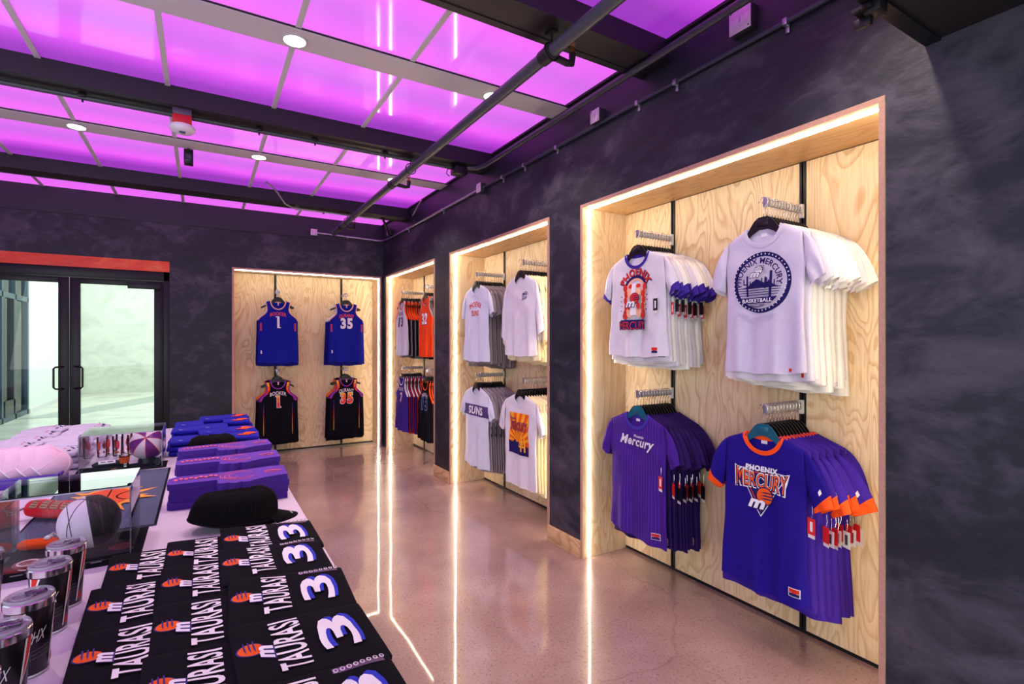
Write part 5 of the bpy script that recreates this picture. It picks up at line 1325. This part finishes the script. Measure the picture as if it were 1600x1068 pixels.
# purple tray of white caps
TR = mat('purple_tray_plastic', (76, 34, 158), .3)
t = thing('tray', 'purple plastic tray holding a row of white caps', 'tray', (-.95, 3.68, ZT+.001), rz=R(0))
MB().box((-.29, -.10, 0), (.29, .12, .006), TR).obj('tray_base', t)
m_ = MB()
for (a, b) in (((-.30, -.11, 0), (.30, -.10, .05)), ((-.30, .12, 0), (.30, .13, .05)), ((-.30, -.10, 0), (-.29, .12, .05)), ((.29, -.10, 0), (.30, .12, .05)), ((-.308, -.12, .044), (.308, -.108, .058)), ((.298, -.12, .044), (.310, .14, .058)), ((-.308, .128, .044), (.308, .14, .058))): m_.box(a, b, TR, .002)
m_.obj('tray_wall', t)
c0 = cap(CAPW, SEAMW, False); ck = list(c0.children)
for i in range(8):
    loc = (-.745-.060*i, 3.69, ZT+.075); rot = (0, R(52), 0); lab = 'white cap standing on edge in the purple tray, %s from its right end' % ('first', 'second', 'third', 'fourth', 'fifth', 'sixth', 'seventh', 'eighth')[i]
    if i == 0: c0.location = loc; c0.rotation_euler = rot; c0['label'] = lab; c0['group'] = 'white caps in the purple tray'
    else: dup(c0, ck, loc, rot, lab, 'white caps in the purple tray')

# blue folded shirts at the far end
BF = cloth('blue_folded_cotton', (30, 28, 158)); BFD = cloth('blue_folded_cotton_dark', (26, 24, 130))
f = Fold(W=.20, D=.25, H=.030, seed=7, amp=.003, lay=2)
bA = thing('folded_shirt', 'x', 'folded shirt'); f.mesh(BF, 12, 28).obj('body', bA, smooth=60)
d = Decal(); d.rect(.05, -.09, .075, -.065, WPR); d.build('chest_mark', bA, f.top, g=0, off=.003)
bB = thing('folded_shirt', 'x', 'folded shirt'); f2 = Fold(W=.20, D=.25, H=.030, seed=9, amp=.003, lay=2); f2.mesh(BF, 12, 28).obj('body', bB, smooth=60)
d = Decal(); logo(d, .12, -.02, .11, ORD, ORNG, ORNG); d.build('logo_print', bB, f2.top, g=.02, off=.002)
kA, kB = list(bA.children), list(bB.children); uA = uB = False
cn = ('left', 'middle', 'right'); rn_ = ('nearest', 'second', 'third', 'fourth', 'farthest'); ln = ('bottom', 'middle', 'top')
for c, x in enumerate((-.195, -.02, .155)):
    for r, y in enumerate((4.17, 4.43, 4.69, 4.95, 5.22)):
        for l in range(3):
            if l == 2 and (c+r) % 3 == 1 and r: continue
            rr = random.Random(c*31+r*7+l); loc = (x+rr.uniform(-.008, .008), y+rr.uniform(-.01, .01), ZT+.001+.0305*l+.004*(c)); rot = (R(rr.uniform(-1.2, 1.2)), R(rr.uniform(-1, 1)), R(rr.uniform(-4, 4)))
            lab = 'folded blue shirt, %s column, %s pile from the caps, %s layer' % (cn[c], rn_[r], ln[l])
            if c == 2:
                if not uB: bB.location = loc; bB.rotation_euler = rot; bB['label'] = lab; bB['group'] = 'folded blue shirts at the far table end'; uB = True
                else: dup(bB, kB, loc, rot, lab, 'folded blue shirts at the far table end')
            else:
                if not uA: bA.location = loc; bA.rotation_euler = rot; bA['label'] = lab; bA['group'] = 'folded blue shirts at the far table end'; uA = True
                else: dup(bA, kA, loc, rot, lab, 'folded blue shirts at the far table end')
# white folded shirts, back left
WF = cloth('white_folded_cotton', (206, 204, 224)); f = Fold(W=.24, D=.27, H=.036, seed=17, amp=.011, lay=2)
w0 = thing('folded_shirt', 'x', 'folded shirt'); f.mesh(WF, 14, 28).obj('body', w0, smooth=60)
d = Decal()
for k in range(5): d.disc(.20+.004*(k % 2), -.10+.05*k, .010, mat('dark_collar_spot', (50, 42, 80), .8), 10, .012)  # row of small dark discs on the top of the fold
for k in range(3): d.disc(.175, -.07+.06*k, .008, cloth('pink_print', (216, 120, 150)), 8)
d.build('collar_print', w0, f.top, g=.01, off=.002); kw = list(w0.children); used = False
for c, x in enumerate((-1.12, -.86)):
    for r, y in enumerate((4.05, 4.32, 4.59, 4.86, 5.12)):
        for l in range(3):
            rr = random.Random(c*37+r*5+l); loc = (x+rr.uniform(-.01, .01)+.0*r, y, ZT+.001+.037*l+.012*c*0); rot = (R(-2), R(rr.uniform(-1, 3)), R(rr.uniform(-5, 5)))
            lab = 'folded white shirt, %s column of the white piles, %s pile, %s layer' % (('left', 'right')[c], rn_[r], ln[l])
            if not used: w0.location = loc; w0.rotation_euler = rot; w0['label'] = lab; w0['group'] = 'folded white shirts behind the purple tray'; used = True
            else: dup(w0, kw, loc, rot, lab, 'folded white shirts behind the purple tray')
